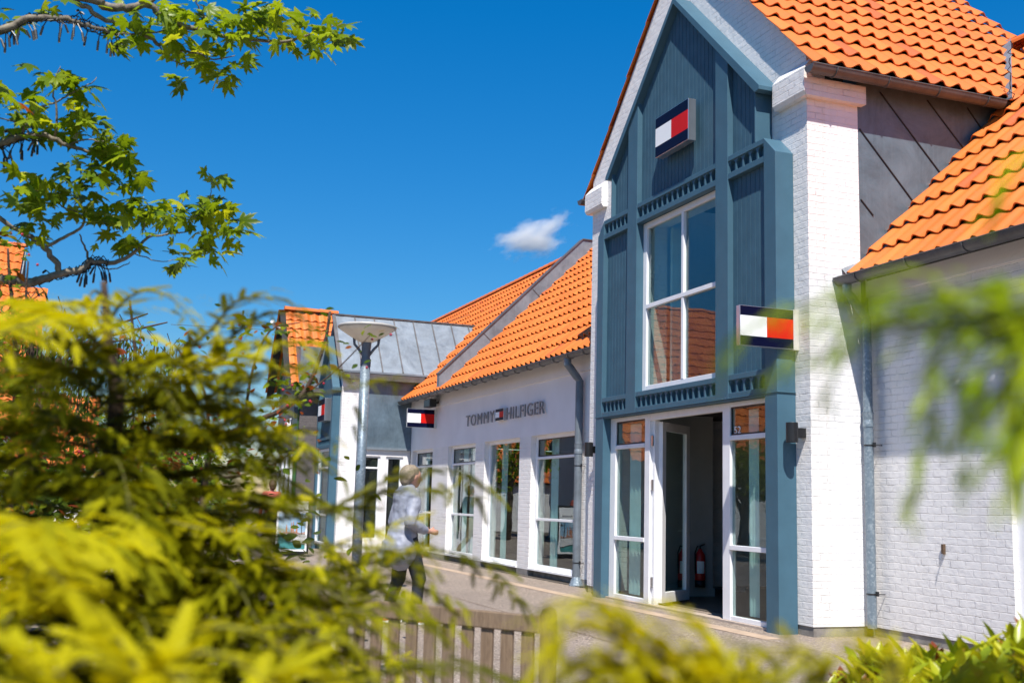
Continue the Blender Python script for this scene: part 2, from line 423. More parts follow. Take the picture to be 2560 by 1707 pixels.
# ---------------------------------------------------------------- walls with openings
def grid_wall(name, ax, c0, c1, us, zs, solid, mat, parent):
    """wall slab between c0 and c1 on the axis ax ('y' or 'x'); cells us x zs kept where solid(u, z)"""
    m = MB(); nu = len(us)-1; nz = len(zs)-1
    S = [[solid((us[i]+us[i+1])/2, (zs[j]+zs[j+1])/2) for j in range(nz)] for i in range(nu)]
    def g_(i, j): return 0 <= i < nu and 0 <= j < nz and S[i][j]
    def P(u, z, c): return (u, c, z) if ax == 'y' else (c, u, z)
    for i in range(nu):
        for j in range(nz):
            if not S[i][j]: continue
            a, b, z0, z1 = us[i], us[i+1], zs[j], zs[j+1]
            for c in (c0, c1): m.add([P(a, z0, c), P(b, z0, c), P(b, z1, c), P(a, z1, c)], [(0, 1, 2, 3)])
            if not g_(i-1, j): m.add([P(a, z0, c0), P(a, z0, c1), P(a, z1, c1), P(a, z1, c0)], [(0, 1, 2, 3)])
            if not g_(i+1, j): m.add([P(b, z0, c0), P(b, z0, c1), P(b, z1, c1), P(b, z1, c0)], [(0, 1, 2, 3)])
            if not g_(i, j-1): m.add([P(a, z0, c0), P(b, z0, c0), P(b, z0, c1), P(a, z0, c1)], [(0, 1, 2, 3)])
            if not g_(i, j+1): m.add([P(a, z1, c0), P(b, z1, c0), P(b, z1, c1), P(a, z1, c1)], [(0, 1, 2, 3)])
    me = bpy.data.meshes.new(name); me.from_pydata(m.v, [], m.f)
    bm = bmesh.new(); bm.from_mesh(me); bmesh.ops.remove_doubles(bm, verts=bm.verts, dist=1e-4); bmesh.ops.recalc_face_normals(bm, faces=bm.faces); bm.to_mesh(me); bm.free()
    return link(name, me, mat, parent)

def window_y(parent, x0, x1, z0, z1, y, fw=.09, trans=(), mull=(), name='window', tw=.045, glass=None, mat=None):
    """window in a wall facing -y: frame with transoms/mullions, panes as one sub-part, dark glazing gasket"""
    glass = glass or GLASS; m = MB()
    m.box(x0, x0+fw, y, y+.07, z0, z1); m.box(x1-fw, x1, y, y+.07, z0, z1)
    m.box(x0+fw, x1-fw, y, y+.07, z1-fw*.8, z1); m.box(x0+fw, x1-fw, y, y+.07, z0, z0+fw*.8)
    for z in trans: m.box(x0+fw, x1-fw, y-.008, y+.06, z-tw/2, z+tw/2)
    xs = [x0+fw]+list(mull)+[x1-fw]
    for x in mull:
        zz = [z0+fw*.8]+[q for t_ in trans for q in (t_-tw/2, t_+tw/2)]+[z1-fw*.8]
        for i in range(0, len(zz), 2): m.box(x-tw/2, x+tw/2, y-.004, y+.055, zz[i], zz[i+1])
    fr = m.build(name, mat or W_PAINTB, parent, bevel=.004)
    gp = MB()
    gp.box(x0+fw*.8, x1-fw*.8, y+.034, y+.040, z0+fw*.6, z1-fw*.6); gp.build('pane', glass, fr)
    return fr

# ---------------------------------------------------------------- signs
def flag_y(parent, x0, x1, z0, z1, y, t=.12):
    """flag panel facing -y, navy/white+red/navy"""
    MB().box(x0, x1, y+.004, y+t, z0, z1).build('sign_case', ALU, parent, bevel=.004)
    h = z1-z0; a = z0+h*.27; b = z1-h*.27; xm = (x0+x1)/2
    MB().box(x0+.008, x1-.008, y, y+.004, b, z1-.008).box(x0+.008, x1-.008, y, y+.004, z0+.008, a).build('navy_stripe', NAVY, parent)
    MB().box(x0+.008, xm, y, y+.004, a, b).build('white_field', WHITE, parent)
    MB().box(xm, x1-.008, y, y+.004, a, b).build('red_field', RED, parent)
def flag_x(parent, x, y0, y1, z0, z1, t=.075, wall=None):
    MB().box(x-t, x-.002, y0, y1, z0, z1).build('sign_case', ALU, parent, bevel=.003)
    h = z1-z0; a = z0+h*.25; b = z1-h*.25; ym = (y0+y1)/2; e = .006
    for sx in (x-.002, x-t-.002):
        MB().box(sx, sx+.002, y0+e, y1, b, z1-e).box(sx, sx+.002, y0+e, y1, z0+e, a).build('navy_stripe', NAVY, parent)
        MB().box(sx, sx+.002, y0+e, ym, a, b).build('white_field', WHITE, parent)
        MB().box(sx, sx+.002, ym, y1, a, b).build('red_field', RED, parent)
    MB().box(x-t-.004, x+.004, y1+.0005, wall, z0-.004, z1+.004).build('mounting_bracket', m_plain('pale_sign_bracket', (.6, .56, .52), .5), parent)
def text_obj(name, body, mat, parent, x0, x1, z0, z1, y, ext=.015, side=None, space=1.0):
    c = bpy.data.curves.new(name, 'FONT'); c.body = body; c.size = 1; c.extrude = 0; c.space_character = space
    o = bpy.data.objects.new('tmp_text', c); COL.objects.link(o)
    dg = bpy.context.evaluated_depsgraph_get(); dg.update()
    me = bpy.data.meshes.new_from_object(o.evaluated_get(dg)); bpy.data.objects.remove(o)
    co = np.zeros(len(me.vertices)*3); me.vertices.foreach_get('co', co); co = co.reshape(-1, 3)
    mn = co.min(0); mx = co.max(0)
    bm = bmesh.new(); bm.from_mesh(me)
    r = bmesh.ops.extrude_face_region(bm, geom=bm.faces[:])
    ev = [v for v in r['geom'] if isinstance(v, bmesh.types.BMVert)]
    evs = set(ev)
    for v in bm.verts:
        u = (v.co.x-mn[0])/(mx[0]-mn[0]); w_ = (v.co.y-mn[1])/(mx[1]-mn[1])
        v.co = (x0+u*(x1-x0), y+ext if v in evs else y, z0+w_*(z1-z0))
    bmesh.ops.recalc_face_normals(bm, faces=bm.faces)
    bm.normal_update()
    if side:
        for f in bm.faces: f.material_index = 0 if abs(f.normal.y) > .7 else 1
    me2 = bpy.data.meshes.new(name); bm.to_mesh(me2); bm.free(); me2.materials.clear()
    o = link(name, me2, mat, parent)
    if side: me2.materials.append(side)
    return o

# ================================================================ GABLED SHOP (near)
G = thing('gabled_shop', 'tall white brick gable with blue timber front and orange pantile roof, open door number 52', 'shop', (-12.95, 9, 0))
XC, XR, XL = -12.95, -10.094, -15.806
YW = 7.304
us = [XL, -14.8, -13.79, -11.66, -10.61, XR]; zs = [.11, 2.6, 2.9, 5.3, 6.05]
def solid_g(u, z):
    if -14.8 < u < -10.61 and z < 2.6: return False
    if -13.79 < u < -11.66 and 2.9 < z < 5.3: return False
    return True
wall = grid_wall('front_wall', 'y', YW, YW+.25, us, zs, solid_g, W_BRICK, G)
MB().prism([(XL, 6.05), (XR, 6.05), (XR, 6.49), (XC, 9.345), (XL, 6.49)], 'y', YW, YW+.25).build('gable_wall', W_BRICK, G)
m = MB().box(XR-.25, XR, YW+.25, 8.0, .11, 6.16).box(XL, XL+.25, YW+.25, 11.8, .11, 6.16)
build_split(m, 'side_wall', W_BRICK2, G)
MB().box(XR-.25, XR-.012, 8.0, 11.85, 0, 6.46).build('zinc_cladding', ZINC, G)
m = MB()
for (a, b), (c, d) in (((8.03, 5.70), (8.80, 4.90)), ((8.33, 6.19), (9.25, 5.26)), ((9.02, 6.2), (9.65, 5.58)), ((8.03, 4.86), (8.2, 4.69)), ((9.62, 6.2), (9.9, 5.9))):
    m.bar((XR-.010, a, b), (XR-.010, c, d), .012, .02, up=(1, 0, 0))
build_split(m, 'cladding_seam', DKMET, G)
# plinth
build_split(MB().box(XR-.24, XR-.012, YW+.012, 8.09, -.02, .11).box(-10.62, XR-.24, YW+.012, YW+.2, -.02, .11).box(XL+.01, -14.82, YW+.012, YW+.2, -.02, .11), 'plinth', PLINTH, G)
# corbels at both shoulders, wrapping round the corner
for sx in (1, -1):
    X = lambda x: XC+sx*(x-XC)
    m = MB(); a, b = sorted((X(-10.62), X(-9.999)))
    m.prism([(7.204, 6.0), (7.234, 5.955), (YW, 5.955), (YW, 6.39), (7.204, 6.27)], 'x', a, b)
    a, b = sorted((X(XR), X(-9.999)))
    m.box(a, b, YW, 8.05 if sx > 0 else 11.5, 5.955, 6.17)
    m.build('corbel', W_BRICK, G)
# roof
PIT = 1/math.sqrt(2)
rt = tiles('roof', (-9.83, 7.20, 6.255), (0, 1, 0), (-1, 0, 1), 4.74, 4.36, G, gauge=.433, seed=1)
tiles('roof', (-16.07, 11.95, 6.255), (0, -1, 0), (1, 0, 1), 4.665, 4.36, G, gauge=.433, seed=2)
ridge_tiles((XC, 7.18, 9.40), (XC, 11.95, 9.40), G)
gutter((-9.86, 7.17, 6.235), (-9.86, 9.93, 6.235), G, out=(1, 0, 0), r=.085, bracket=.72)
gutter((-16.04, 7.17, 6.235), (-16.04, 9.7, 6.235), G, out=(-1, 0, 0), r=.085)
MB().prism([(-9.90, 9.93), (-9.70, 9.93), (-11.33, 11.62), (-11.53, 11.62)], 'z', 0, .02).build('valley_flashing', ZROOF, G).data.transform(Matrix(((1, 0, 0, 0), (0, 1, 0, 0), (0, 1, 1, -3.70), (0, 0, 0, 1))))

# ---- blue timber front
FX = -12.716
zr = lambda x: 8.25-.96*abs(x-FX)
m = MB()
yb, yf = 7.135, 7.06
S1L, S1R, S2L, S2R = -14.083, -13.787, -11.66, -11.372       # studs
for a, b in ((S1L, S1R), (S2L, S2R)):
    m.prism([(a, 2.612), (b, 2.612), (b, zr(b)-.04), (a, zr(a)-.04)], 'y', yf, YW-.003)
# outer posts
m.prism([(-10.60, 0), (-10.36, 0), (-10.36, 2.62), (-10.60, 2.62)], 'y', yf, YW-.002)
m.prism([(-15.062, 0), (-14.80, 0), (-14.80, 2.62), (-15.062, 2.62)], 'y', yf, YW-.002)
m.prism([(-10.595, 2.626), (-10.363, 2.626), (-10.363, 5.375), (-10.595, 5.60)], 'y', yf, YW-.002)
m.prism([(-15.075, 2.626), (-14.87, 2.626), (-14.87, 5.60), (-15.075, 5.385)], 'y', yf, YW-.002)
# upper edge boards
m.prism([(-10.80, 5.605), (-10.776, 5.605), (-10.776, zr(-10.776)-.04), (-10.80, zr(-10.80)-.04)], 'y', yf+.01, YW-.002)
m.prism([(-14.656, 5.605), (-14.63, 5.605), (-14.63, zr(-14.63)-.04), (-14.656, zr(-14.656)-.04)], 'y', yf+.01, YW-.002)
# rails (butt between the posts)
def rail(a, b, z0, z1, yy=7.064): m.box(a, b, yy, yb+.02, z0, z1)
for a, b in ((-14.87, S1L), (S1R, S2L), (S2R, -10.595)):
    rail(a, b, 5.535, 5.60); rail(a, b, 5.31, 5.385); rail(a, b, 2.835, 2.90); rail(a, b, 2.626, 2.685)
m.box(-14.80, -10.60, 7.066, 7.16, 2.592, 2.612)
m.box(-15.08, -10.345, 7.052, 7.3, 2.612, 2.626)
frame = m.build('timber_frame', BLUE, G, bevel=.004)
m = MB()
for s in (1, -1):
    e = FX+s*2.075
    g_ = FX+s*.001; p0 = [(g_, 8.25), (e, zr(e)), (e-.0*s, zr(e)-.05), (e-.09*s, zr(e)-.06), (g_, 8.16)]
    m.prism(p0, 'y', 7.03, YW-.001)
build_split(m, 'rake_board', BLUE, G, bevel=.003)
# tongued boards in every panel
def boards(a, b, z0, ztop, name='board_panel'):
    mb = MB(); n = max(1, round((b-a)/.098)); w_ = (b-a)/n
    for i in range(n):
        x0 = a+i*w_+.0035; x1 = a+(i+1)*w_-.0035; m_ = (x0+x1)/2
        if ztop is None:
            t0, t1 = zr(x0)-.02, zr(x1)-.02
            if x0 < FX < x1: mb.prism([(x0, z0), (x1, z0), (x1, t1), (FX, 8.22), (x0, t0)], 'y', yb, 7.16); continue
        else: t0 = t1 = ztop
        mb.prism([(x0, z0), (x1, z0), (x1, t1), (x0, t0)], 'y', yb, 7.16)
    mb.box(a, b, yb+.008, yb+.02, z0, ztop if ztop else z0+.3)
    return mb.build(name, BLUE2, G, bevel=.002)
boards(S1R, S2L, 5.60, None); boards(-14.63, S1L, 5.60, None); boards(S2R, -10.80, 5.60, None)
boards(-14.87, S1L, 2.90, 5.31); boards(S2R, -10.595, 2.90, 5.31)
back = MB()
back.prism([(-14.87, 5.31), (-10.60, 5.31), (-10.80, 5.61), (-10.80, zr(-10.8)-.05), (FX, 8.15), (-14.63, zr(-14.63)-.05), (-14.63, 5.61)], 'y', 7.165, YW-.004)
back.box(-14.87, -10.60, 7.165, YW-.004, 2.63, 2.895).box(-14.87, -14.0, 7.166, YW-.004, 2.9, 5.3).box(-11.5, -10.6, 7.166, YW-.004, 2.9, 5.3)
back.build('backing_board', BLUE2, G)
# dentil bands with little arches
def dentils(a, b, z0, z1):
    mb = MB(); n = max(1, round((b-a)/.142)); w_ = (b-a)/n; hw = w_/2-.014; zt = z1-hw-.004
    for i in range(n+1):
        x = a+i*w_; x0 = max(a, x-.014); x1 = min(b, x+.014)
        mb.box(x0, x1, 7.078, yb+.01, z0, zt)
    for i in range(n):
        c = a+(i+.5)*w_; arc = [(c+hw*math.cos(t), zt+hw*math.sin(t)) for t in [math.pi*k/8 for k in range(9)]]
        mb.prism([(c+w_/2, zt), (c+w_/2, z1), (c-w_/2, z1), (c-w_/2, zt)]+list(reversed(arc)), 'y', 7.08, yb+.01)
    return mb.build('dentil_band', BLUE, G)
for a, b in ((-14.87, S1L), (S1R, S2L), (S2R, -10.595)):
    dentils(a, b, 5.385, 5.535); dentils(a, b, 2.685, 2.835)
build_split(MB().box(-14.87, -10.595, 7.13, 7.16, 5.386, 5.534).box(-14.87, -10.595, 7.13, 7.16, 2.686, 2.834), 'band_panel', BLUE2, G)
# window and door
window_y(G, -13.787, -11.66, 2.90, 5.31, 7.17, fw=.105, trans=(4.10,), mull=(-12.665,), tw=.06)
# door unit
m = MB(); D0 = 7.185
m.box(-14.80, -14.63, D0, D0+.08, .03, 2.592); m.box(-13.72, -13.575, D0, D0+.08, .03, 2.592)
m.box(-11.70, -11.535, D0, D0+.08, .03, 2.592); m.box(-10.70, -10.605, D0, D0+.08, .03, 2.592)
m.box(-13.575, -11.70, D0+.003, D0+.078, 2.50, 2.592)
for a, b in ((-14.63, -13.72), (-11.535, -10.70)):
    m.box(a, b, D0+.003, D0+.078, 2.535, 2.592); m.box(a, b, D0+.003, D0+.078, .03, .085)
    for z in (2.165, .872): m.box(a, b, D0-.012, D0+.07, z-.028, z+.028)
m.box(-13.575, -13.50, D0+.04, D0+.12, .02, 2.50)
df = m.build('door_frame', W_PAINTB, G, bevel=.004)
for a, b in ((-14.63, -13.72), (-11.535, -10.70)):
    MB().box(a, b, D0+.034, D0+.040, .085, 2.535).build('pane', GLASS, df)
    gk = MB()
    for z0, z1 in ((2.193, 2.535),):
        gk.box(a, a+.022, D0+.02, D0+.033, z0, z1).box(b-.022, b, D0+.02, D0+.033, z0, z1).box(a+.022, b-.022, D0+.02, D0+.033, z1-.022, z1).box(a+.022, b-.022, D0+.02, D0+.033, z0, z0+.022)
    gk.build('gasket', BLACK, df)
MB().box(-14.80, -10.605, D0-.05, D0+.1, -.01, .03).build('threshold', m_plain('stone_threshold', (.42, .34, .28), .8, var=.15), G)
hm = MB()
for z in (.32, 1.62, 2.22): hm.box(-13.565, -13.52, D0+.015, D0+.04, z-.07, z+.07)
build_split(hm, 'hinge', ALU, df)
# open leaf
H = V3(-13.47, 7.30, 0); DD = V3(-.60, .80, 0); NN = V3(.8, .6, 0)
def leaf(H, DD, W_=.93):
    m = MB()
    def vb(s0, s1, z0, z1, t=.06):
        m.bar(H+DD*((s0+s1)/2)+V3(0, 0, z0), H+DD*((s0+s1)/2)+V3(0, 0, z1), s1-s0, t, up=np.cross(DD, (0, 0, 1)))
    vb(0, .115, .05, 2.48); vb(W_-.115, W_, .05, 2.48); vb(.115, W_-.115, .05, .19); vb(.115, W_-.115, 2.36, 2.48)
    d = m.build('door', W_PAINTB, G, bevel=.004)
    p = MB().bar(H+DD*.11+V3(0, 0, 1.275), H+DD*(W_-.11)+V3(0, 0, 1.275), .008, 2.2); p.build('pane', GLASSD, d)
    c = H+DD*(W_-.055); q = MB().tube([c+NN*.03+V3(0, 0, 1.0), c+NN*.075+V3(0, 0, 1.0), c+NN*.075-DD*.11+V3(0, 0, 1.0)], .009, 8); q.build('door_handle', ALU, d)
leaf(H, DD)
# house number in the small pane
n52 = text_obj('house_number', '52', WHITE, df, -11.478, -11.335, 2.215, 2.30, D0+.026, .002)

# ---- interior shared with the long wing
m = MB()
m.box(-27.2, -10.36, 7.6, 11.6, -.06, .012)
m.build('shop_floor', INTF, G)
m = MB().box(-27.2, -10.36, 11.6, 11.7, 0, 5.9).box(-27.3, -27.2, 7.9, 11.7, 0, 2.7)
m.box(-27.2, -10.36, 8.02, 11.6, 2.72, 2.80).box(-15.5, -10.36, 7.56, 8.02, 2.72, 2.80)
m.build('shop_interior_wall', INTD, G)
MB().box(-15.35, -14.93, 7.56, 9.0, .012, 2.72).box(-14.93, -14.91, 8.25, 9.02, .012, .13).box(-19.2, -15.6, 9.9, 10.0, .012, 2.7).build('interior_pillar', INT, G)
MB().box(-19.5, -15.81, 8.1, 8.14, .012, .014).build('doormat', INTD, G)
sm = MB(); WARM = NT('warm_spot'); e_ = WARM.n('ShaderNodeEmission'); e_.inputs['Color'].default_value = (1, .7, .4, 1); e_.inputs['Strength'].default_value = 6; WARM = WARM.done(e_)
for q in ((-17.22, 10.4, 2.63), (-17.3, 10.4, 2.53), (-14.0, 9.5, 2.64), (-18.6, 10.6, 2.6)): sm.ball(q, .018)
build_split(sm, 'spotlight', WARM, G)
# drapes just behind the sidelights and the upper window
cu = MB()
for a, b in ((-14.42, -14.08), (-11.33, -11.12)):
    n = 9; pts = [(a+(b-a)*i/n, 7.32+.02*math.sin(i*2.1)) for i in range(n+1)]
    for i in range(n): cu.add([(pts[i][0], pts[i][1], .1), (pts[i+1][0], pts[i+1][1], .1), (pts[i+1][0], pts[i+1][1], 2.5), (pts[i][0], pts[i][1], 2.5)], [(0, 1, 2, 3)])
build_split(cu, 'curtain', CURT, G)
MB().box(-13.70, -13.64, 7.56, 7.75, 2.95, 5.28).build('window_reveal', CURT, G)

# ================================================================ LONG WING (middle)
L = thing('long_shop', 'long low white shop wing with four tall windows under an orange roof', 'shop', (-21.5, 9, 0))
YM = 7.75
WIN = [(-27.50, -25.72), (-24.50, -22.56), (-21.98, -19.95), (-19.36, -17.30)]
us = [-27.68]+[q for w_ in WIN for q in w_]+[XL-.004]
for i in range(0, len(us), 2): MB().box(us[i], us[i+1], YM, YM+.3, .12, 2.58).build('brick_pier', W_BRICK, L)
MB().box(-27.68, XL-.004, YM, YM+.3, 2.58, 3.56).build('upper_wall', W_SMOOTH, L)
MB().box(-27.68, XL-.004, YM-.03, YM+.3, 3.562, 4.06).build('eaves_band', W_SMOOTH, L)
m = MB(); xs = [-27.68]+[q for w_ in WIN for q in w_]+[XL-.004]
for i in range(0, len(xs), 2): m.box(xs[i], xs[i+1], YM-.008, YM+.29, -.02, .118)
for a, b in WIN: m.box(a, b, YM+.10, YM+.28, -.02, .118)
build_split(m, 'plinth', PLINTH, L)
for k, (a, b) in enumerate(WIN):
    tr = () if k == 2 else (2.165, 1.045)
    wf = window_y(L, a, b, .155, 2.58, YM+.10, fw=.085, trans=tr)
    MB().box(a-.0, b+.0, YM-.03, YM+.10, .12, .155).build('sill', W_PAINT, wf, bevel=.004)
    if tr:
        gk = MB()
        z0, z1 = 2.19, 2.52
        gk.box(a+.085, a+.11, YM+.12, YM+.133, z0, z1).box(b-.11, b-.085, YM+.12, YM+.133, z0, z1).box(a+.11, b-.11, YM+.12, YM+.133, z1-.028, z1).box(a+.11, b-.11, YM+.12, YM+.133, z0, z0+.024)
        gk.build('gasket', BLACK, wf)
    cu = MB(); n = 8
    pts = [(a+.42+.36*i/n, YM+.25+.02*math.sin(i*2.3)) for i in range(n+1)]
    for i in range(n): cu.add([(pts[i][0], pts[i][1], .1), (pts[i+1][0], pts[i+1][1], .1), (pts[i+1][0], pts[i+1][1], 2.55), (pts[i][0], pts[i][1], 2.55)], [(0, 1, 2, 3)])
    cu.build('curtain', CURT, wf)
a, b = WIN[1]; MB().box(a+.95, b-.02, YM+.24, YM+.25, .16, 2.56).build('roller_blind', BLIND, L)
a, b = WIN[3]; m = MB()
N_ = 14; px = [a+.45+(b-a-.5)*i/N_ for i in range(N_+1)]
rn = random.Random(3)
zz = [[1.06+.46*j/3+(.06*rn.uniform(-1, 1) if j in (1, 2) else (.03*math.sin(i*.7) if j == 3 else 0)) for j in range(4)] for i in range(N_+1)]
for i in range(N_):
    for j in range(3):
        yq = lambda i, j: YM+.8+.12*math.sin(i*1.3+j*1.9)
        m.add([(px[i], yq(i, j), zz[i][j]), (px[i+1], yq(i+1, j), zz[i+1][j]), (px[i+1], yq(i+1, j+1), zz[i+1][j+1]), (px[i], yq(i, j+1), zz[i][j+1])], [(0, 1, 2, 3)])
m.build('display_cloth', WHITE, L, smooth=True)
MB().box(a+.5, b-.05, YM+.7, YM+1.3, .02, 1.04).build('display_plinth', INTD, L)
VM = V3(0, 4.06, 3.95); VMu = VM/np.linalg.norm(VM)
tiles('roof', (-39.0, 7.47, 3.845), (1, 0, 0), VM, 23.12, 5.66, L, gauge=.4354, seed=3, cuts=())
tiles('roof', (-15.9, 15.6, 3.80), (-1, 0, 0), V3(0, -4.06, 3.95), 23.1, 5.66, L, gauge=.4354, seg=4, seed=4)
ridge_tiles((-39.0, 11.53, 7.83), (XL, 11.53, 7.83), L)
gutter((-27.66, 7.42, 3.82), (XL-.01, 7.42, 3.82), L, bracket=.62)
# zinc clad fire parapet up the slope
m = MB()
y0, z0 = 7.47, 3.86; y1, z1 = 11.15, 7.44
m.prism([(y0, z0), (y0, z0+.40), (y1-.10, z1+.38), (y1+.25, z1+.38), (y1+.9, z1-.3), (y1+.4, z1-.1)], 'x', -24.68, -24.49)
pp = m.build('parapet', ZROOF, L)
m = MB()
for t in (.34, .67): 
    p = V3(-24.483, y0+(y1-y0)*t, z0+(z1-z0)*t); m.bar(p+V3(0, -.19, .2), p+V3(0, .10, -.06), .012, .01, up=(1, 0, 0))
m.prism([(y0-.012, z0+.385), (y0-.012, z0+.41), (y1-.10, z1+.41), (y1+.26, z1+.41), (y1+.26, z1+.385), (y1-.10, z1+.385)], 'x', -24.71, -24.46)
m.build('parapet_capping', ZGUT, pp)
def downpipe(parent, x, y, ztop, zbot, ytop, mat, r=.052, up_part=True, name='downpipe', side=1):
    m = MB()
    pts = [(x-.0, ytop, ztop), (x, ytop, ztop-.10), (x, ytop+(y-ytop)*.25, ztop-.16), (x, ytop+(y-ytop)*.75, ztop-.30), (x, y, ztop-.37), (x, y, zbot)]
    m.tube(pts, r, 14)
    m.tube([(x, y, zbot+2.23), (x, y, zbot+2.30), (x, y, zbot+2.31)], [r*1.02, r*1.16, r*1.22], 14)
    m.tube([(x, y, zbot+2.15), (x, y, zbot+2.19), (x, y, zbot+2.23)], [r*1.12, r*1.12, r*1.0], 14)
    dp = m.build(name, mat, parent, smooth=False)
    c = MB()
    for z in (zbot+.36, zbot+1.95, zbot+3.45):
        if z > ztop-.3: continue
        c.tube([(x, y, z-.008), (x, y, z+.008)], r+.005, 14); c.box(x+r*side, x+(r+.035)*side, y+.01, y+.03, z-.02, z+.03) if side > 0 else c.box(x-(r+.035), x-r, y+.01, y+.03, z-.02, z+.03)
        c.tube([(x+(r+.02)*side, y, z), (x+(r+.02)*side, y+.12, z)], .006, 6)
    c.build('pipe_clip', DKMET, dp)
    return dp
dp = downpipe(L, -17.0, 7.66, 3.76, .02, 7.43, m_zinc('aged_pipe_zinc', (.16, .19, .22), .5), r=.066)
MB().lathe([(.12, 0), (.12, .03), (.075, .14), (.066, .16)], (-17.0, 7.66, -.01), 14).build('pipe_shoe', GALV, dp)

# ================================================================ RIGHT WING
R_ = thing('side_wing', 'low white painted brick wing with galvanised downpipe below a close orange tiled roof', 'shop', (-6, 9, 0))
YR = 8.1
wr = (-8.12, -6.3)
grid_wall('brick_wall', 'y', YR, YR+.3, [XR+.002, wr[0], wr[1], -2.0], [.10, .24, 2.45, 3.72], lambda u, z: not (wr[0] < u < wr[1] and .24 < z < 2.45), W_BRICK, R_)
MB().box(XR+.002, -2.0, YR-.035, YR+.3, 3.722, 4.13).build('eaves_band', W_SMOOTH, R_)
MB().box(XR+.004, -2.0, YR+.012, YR+.28, -.02, .098).build('plinth', PLINTH, R_)
wf = window_y(R_, wr[0], wr[1], .26, 2.45, YR+.06, fw=.1, trans=(2.13, 1.0), mull=(-7.2,))
MB().box(wr[0], wr[1], YR-.02, YR+.06, .24, .26).build('sill', W_PAINT, wf)
MB().box(wr[0]+.0, wr[0]+.3, YR+.9, YR+.95, .1, 2.5).build('curtain', CURT, R_)
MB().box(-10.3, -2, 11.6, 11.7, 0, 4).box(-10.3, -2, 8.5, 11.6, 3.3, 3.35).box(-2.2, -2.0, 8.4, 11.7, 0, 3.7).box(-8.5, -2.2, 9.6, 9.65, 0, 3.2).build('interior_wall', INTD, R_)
tiles('roof', (XR-.02, 7.80, 3.905), (1, 0, 0), (0, 1, 1), 8.3, 5.42, R_, gauge=.4354, seed=5)
ridge_tiles((-11.35, 11.66, 7.85), (-2, 11.66, 7.85), R_)
gutter((XR+.012, 7.70, 3.895), (-2.0, 7.70, 3.895), R_, r=.085, bracket=.80)
MB().add([(XR+.004, 7.74, 4.02), (XR+.004, 7.98, 4.12), (XR+.10, 7.98, 4.03), (XR+.10, 7.74, 3.93)], [(0, 1, 2, 3)]).build('lead_apron', LEAD, R_)
downpipe(R_, -9.975, 7.97, 3.83, .10, 7.72, GALV, r=.052)

# ================================================================ FAR GABLE
F_ = thing('small_gabled_shop', 'small white gable with blue front beyond the lamp post, grey zinc roof', 'shop', (-28.8, 7.5, 0))
FY = 5.9; fx0, fx1, fxc, fze, fzt = -29.95, -27.7, -28.78, 4.42, 6.02
def window_x(parent, y0, y1, z0, z1, x, **kw):
    before = set(bpy.data.objects)
    o = window_y(parent, y0, y1, z0, z1, 0.0, **kw)
    for ob in [o]+[b for b in bpy.data.objects if b not in before and b is not o and b.parent is o]:
        for v in ob.data.vertices:
            u, d, z = v.co; v.co = (x-d, u, z)
        ob.data.flip_normals()
    return o
MB().prism([(fx0, 0), (fx1, 0), (fx1, fze), (fxc, fzt), (fx0, fze)], 'y', FY, FY+.2).build('front_wall', W_BRICK, F_)
MB().box(fx1-.25, fx1, FY+.2, 6.33, -.02, fze).build('side_wall', W_BRICK2, F_)
grid_wall('entrance_wall', 'x', fx1-.3, fx1-.06, [6.33, 6.55, 6.98, 7.13, 7.58, 7.76], [.0, .33, 2.42, 2.6], lambda u, z: not ((6.55 < u < 6.98 and .33 < z < 2.42) or (7.13 < u < 7.58 and z < 2.42)), W_SMOOTH, F_)
MB().box(fx1-.3, fx1-.005, 6.332, 8.6, 2.602, 4.34).build('zinc_cladding', ZINC, F_)
MB().box(fx1-.004, fx1+.02, 6.34, 7.74, 2.58, 2.64).build('cladding_trim', ZROOF, F_)
window_x(F_, 6.55, 6.98, .33, 2.42, fx1-.1, fw=.05, trans=(2.12,))
window_x(F_, 7.13, 7.58, .03, 2.42, fx1-.1, fw=.07, trans=(), name='door')
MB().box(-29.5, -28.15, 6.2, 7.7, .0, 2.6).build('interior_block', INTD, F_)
# zinc roof both slopes
pz = (fzt+.1-4.50)/(1.2)
def sheet(xa, za, xb, zb, y0, y1, th=.05): return [(xa, za), (xb, zb), (xb, zb+th), (xa, za+th)]
m = MB().prism(sheet(-27.55, 4.50, fxc, 6.08, 0, 0), 'y', 5.82, 9.85).prism(sheet(-30.0, 4.50, fxc, 6.08, 0, 0), 'y', 5.82, 9.85)
zr_ = m.build('roof', ZROOF, F_)
m = MB()
for y in (6.36, 6.89, 7.43, 7.97, 8.50, 9.05, 9.55): m.bar((-27.55, y, 4.565), (fxc, y, 6.145), .012, .035, up=(0, 1, 0))
m.bar((-27.53, 5.80, 4.53), (fxc, 5.80, 6.12), .05, .09, up=(0, 1, 0)); m.bar((fxc, 5.80, 6.15), (fxc, 9.8, 6.15), .07, .04)
m.build('roof_seam', ZGUT, zr_)
MB().box(-27.64, -27.50, 5.86, 8.0, 4.33, 4.48).build('gutter', ZGUT, F_)
m = MB(); fa = 4.22; c = -28.78
m.prism([(-29.8, 0), (-29.62, 0), (-29.62, fa+.1), (-29.8, fa-.05)], 'y', 5.70, FY-.002); m.prism([(-28.02, 0), (-27.86, 0), (-27.86, 4.05), (-28.02, 4.05)], 'y', 5.70, FY-.002)
m.box(-29.62, -28.02, 5.71, 5.78, 2.60, 2.68).box(-29.62, -28.02, 5.71, 5.78, 2.82, 2.9)
m.prism([(c, 5.56), (-27.78, 4.12), (-27.78, 4.04), (-27.86, 4.04), (c, 5.44)], 'y', 5.66, FY-.001); m.prism([(c, 5.56), (-29.85, 4.12), (-29.85, 4.04), (-29.77, 4.04), (c, 5.44)], 'y', 5.66, FY-.001)
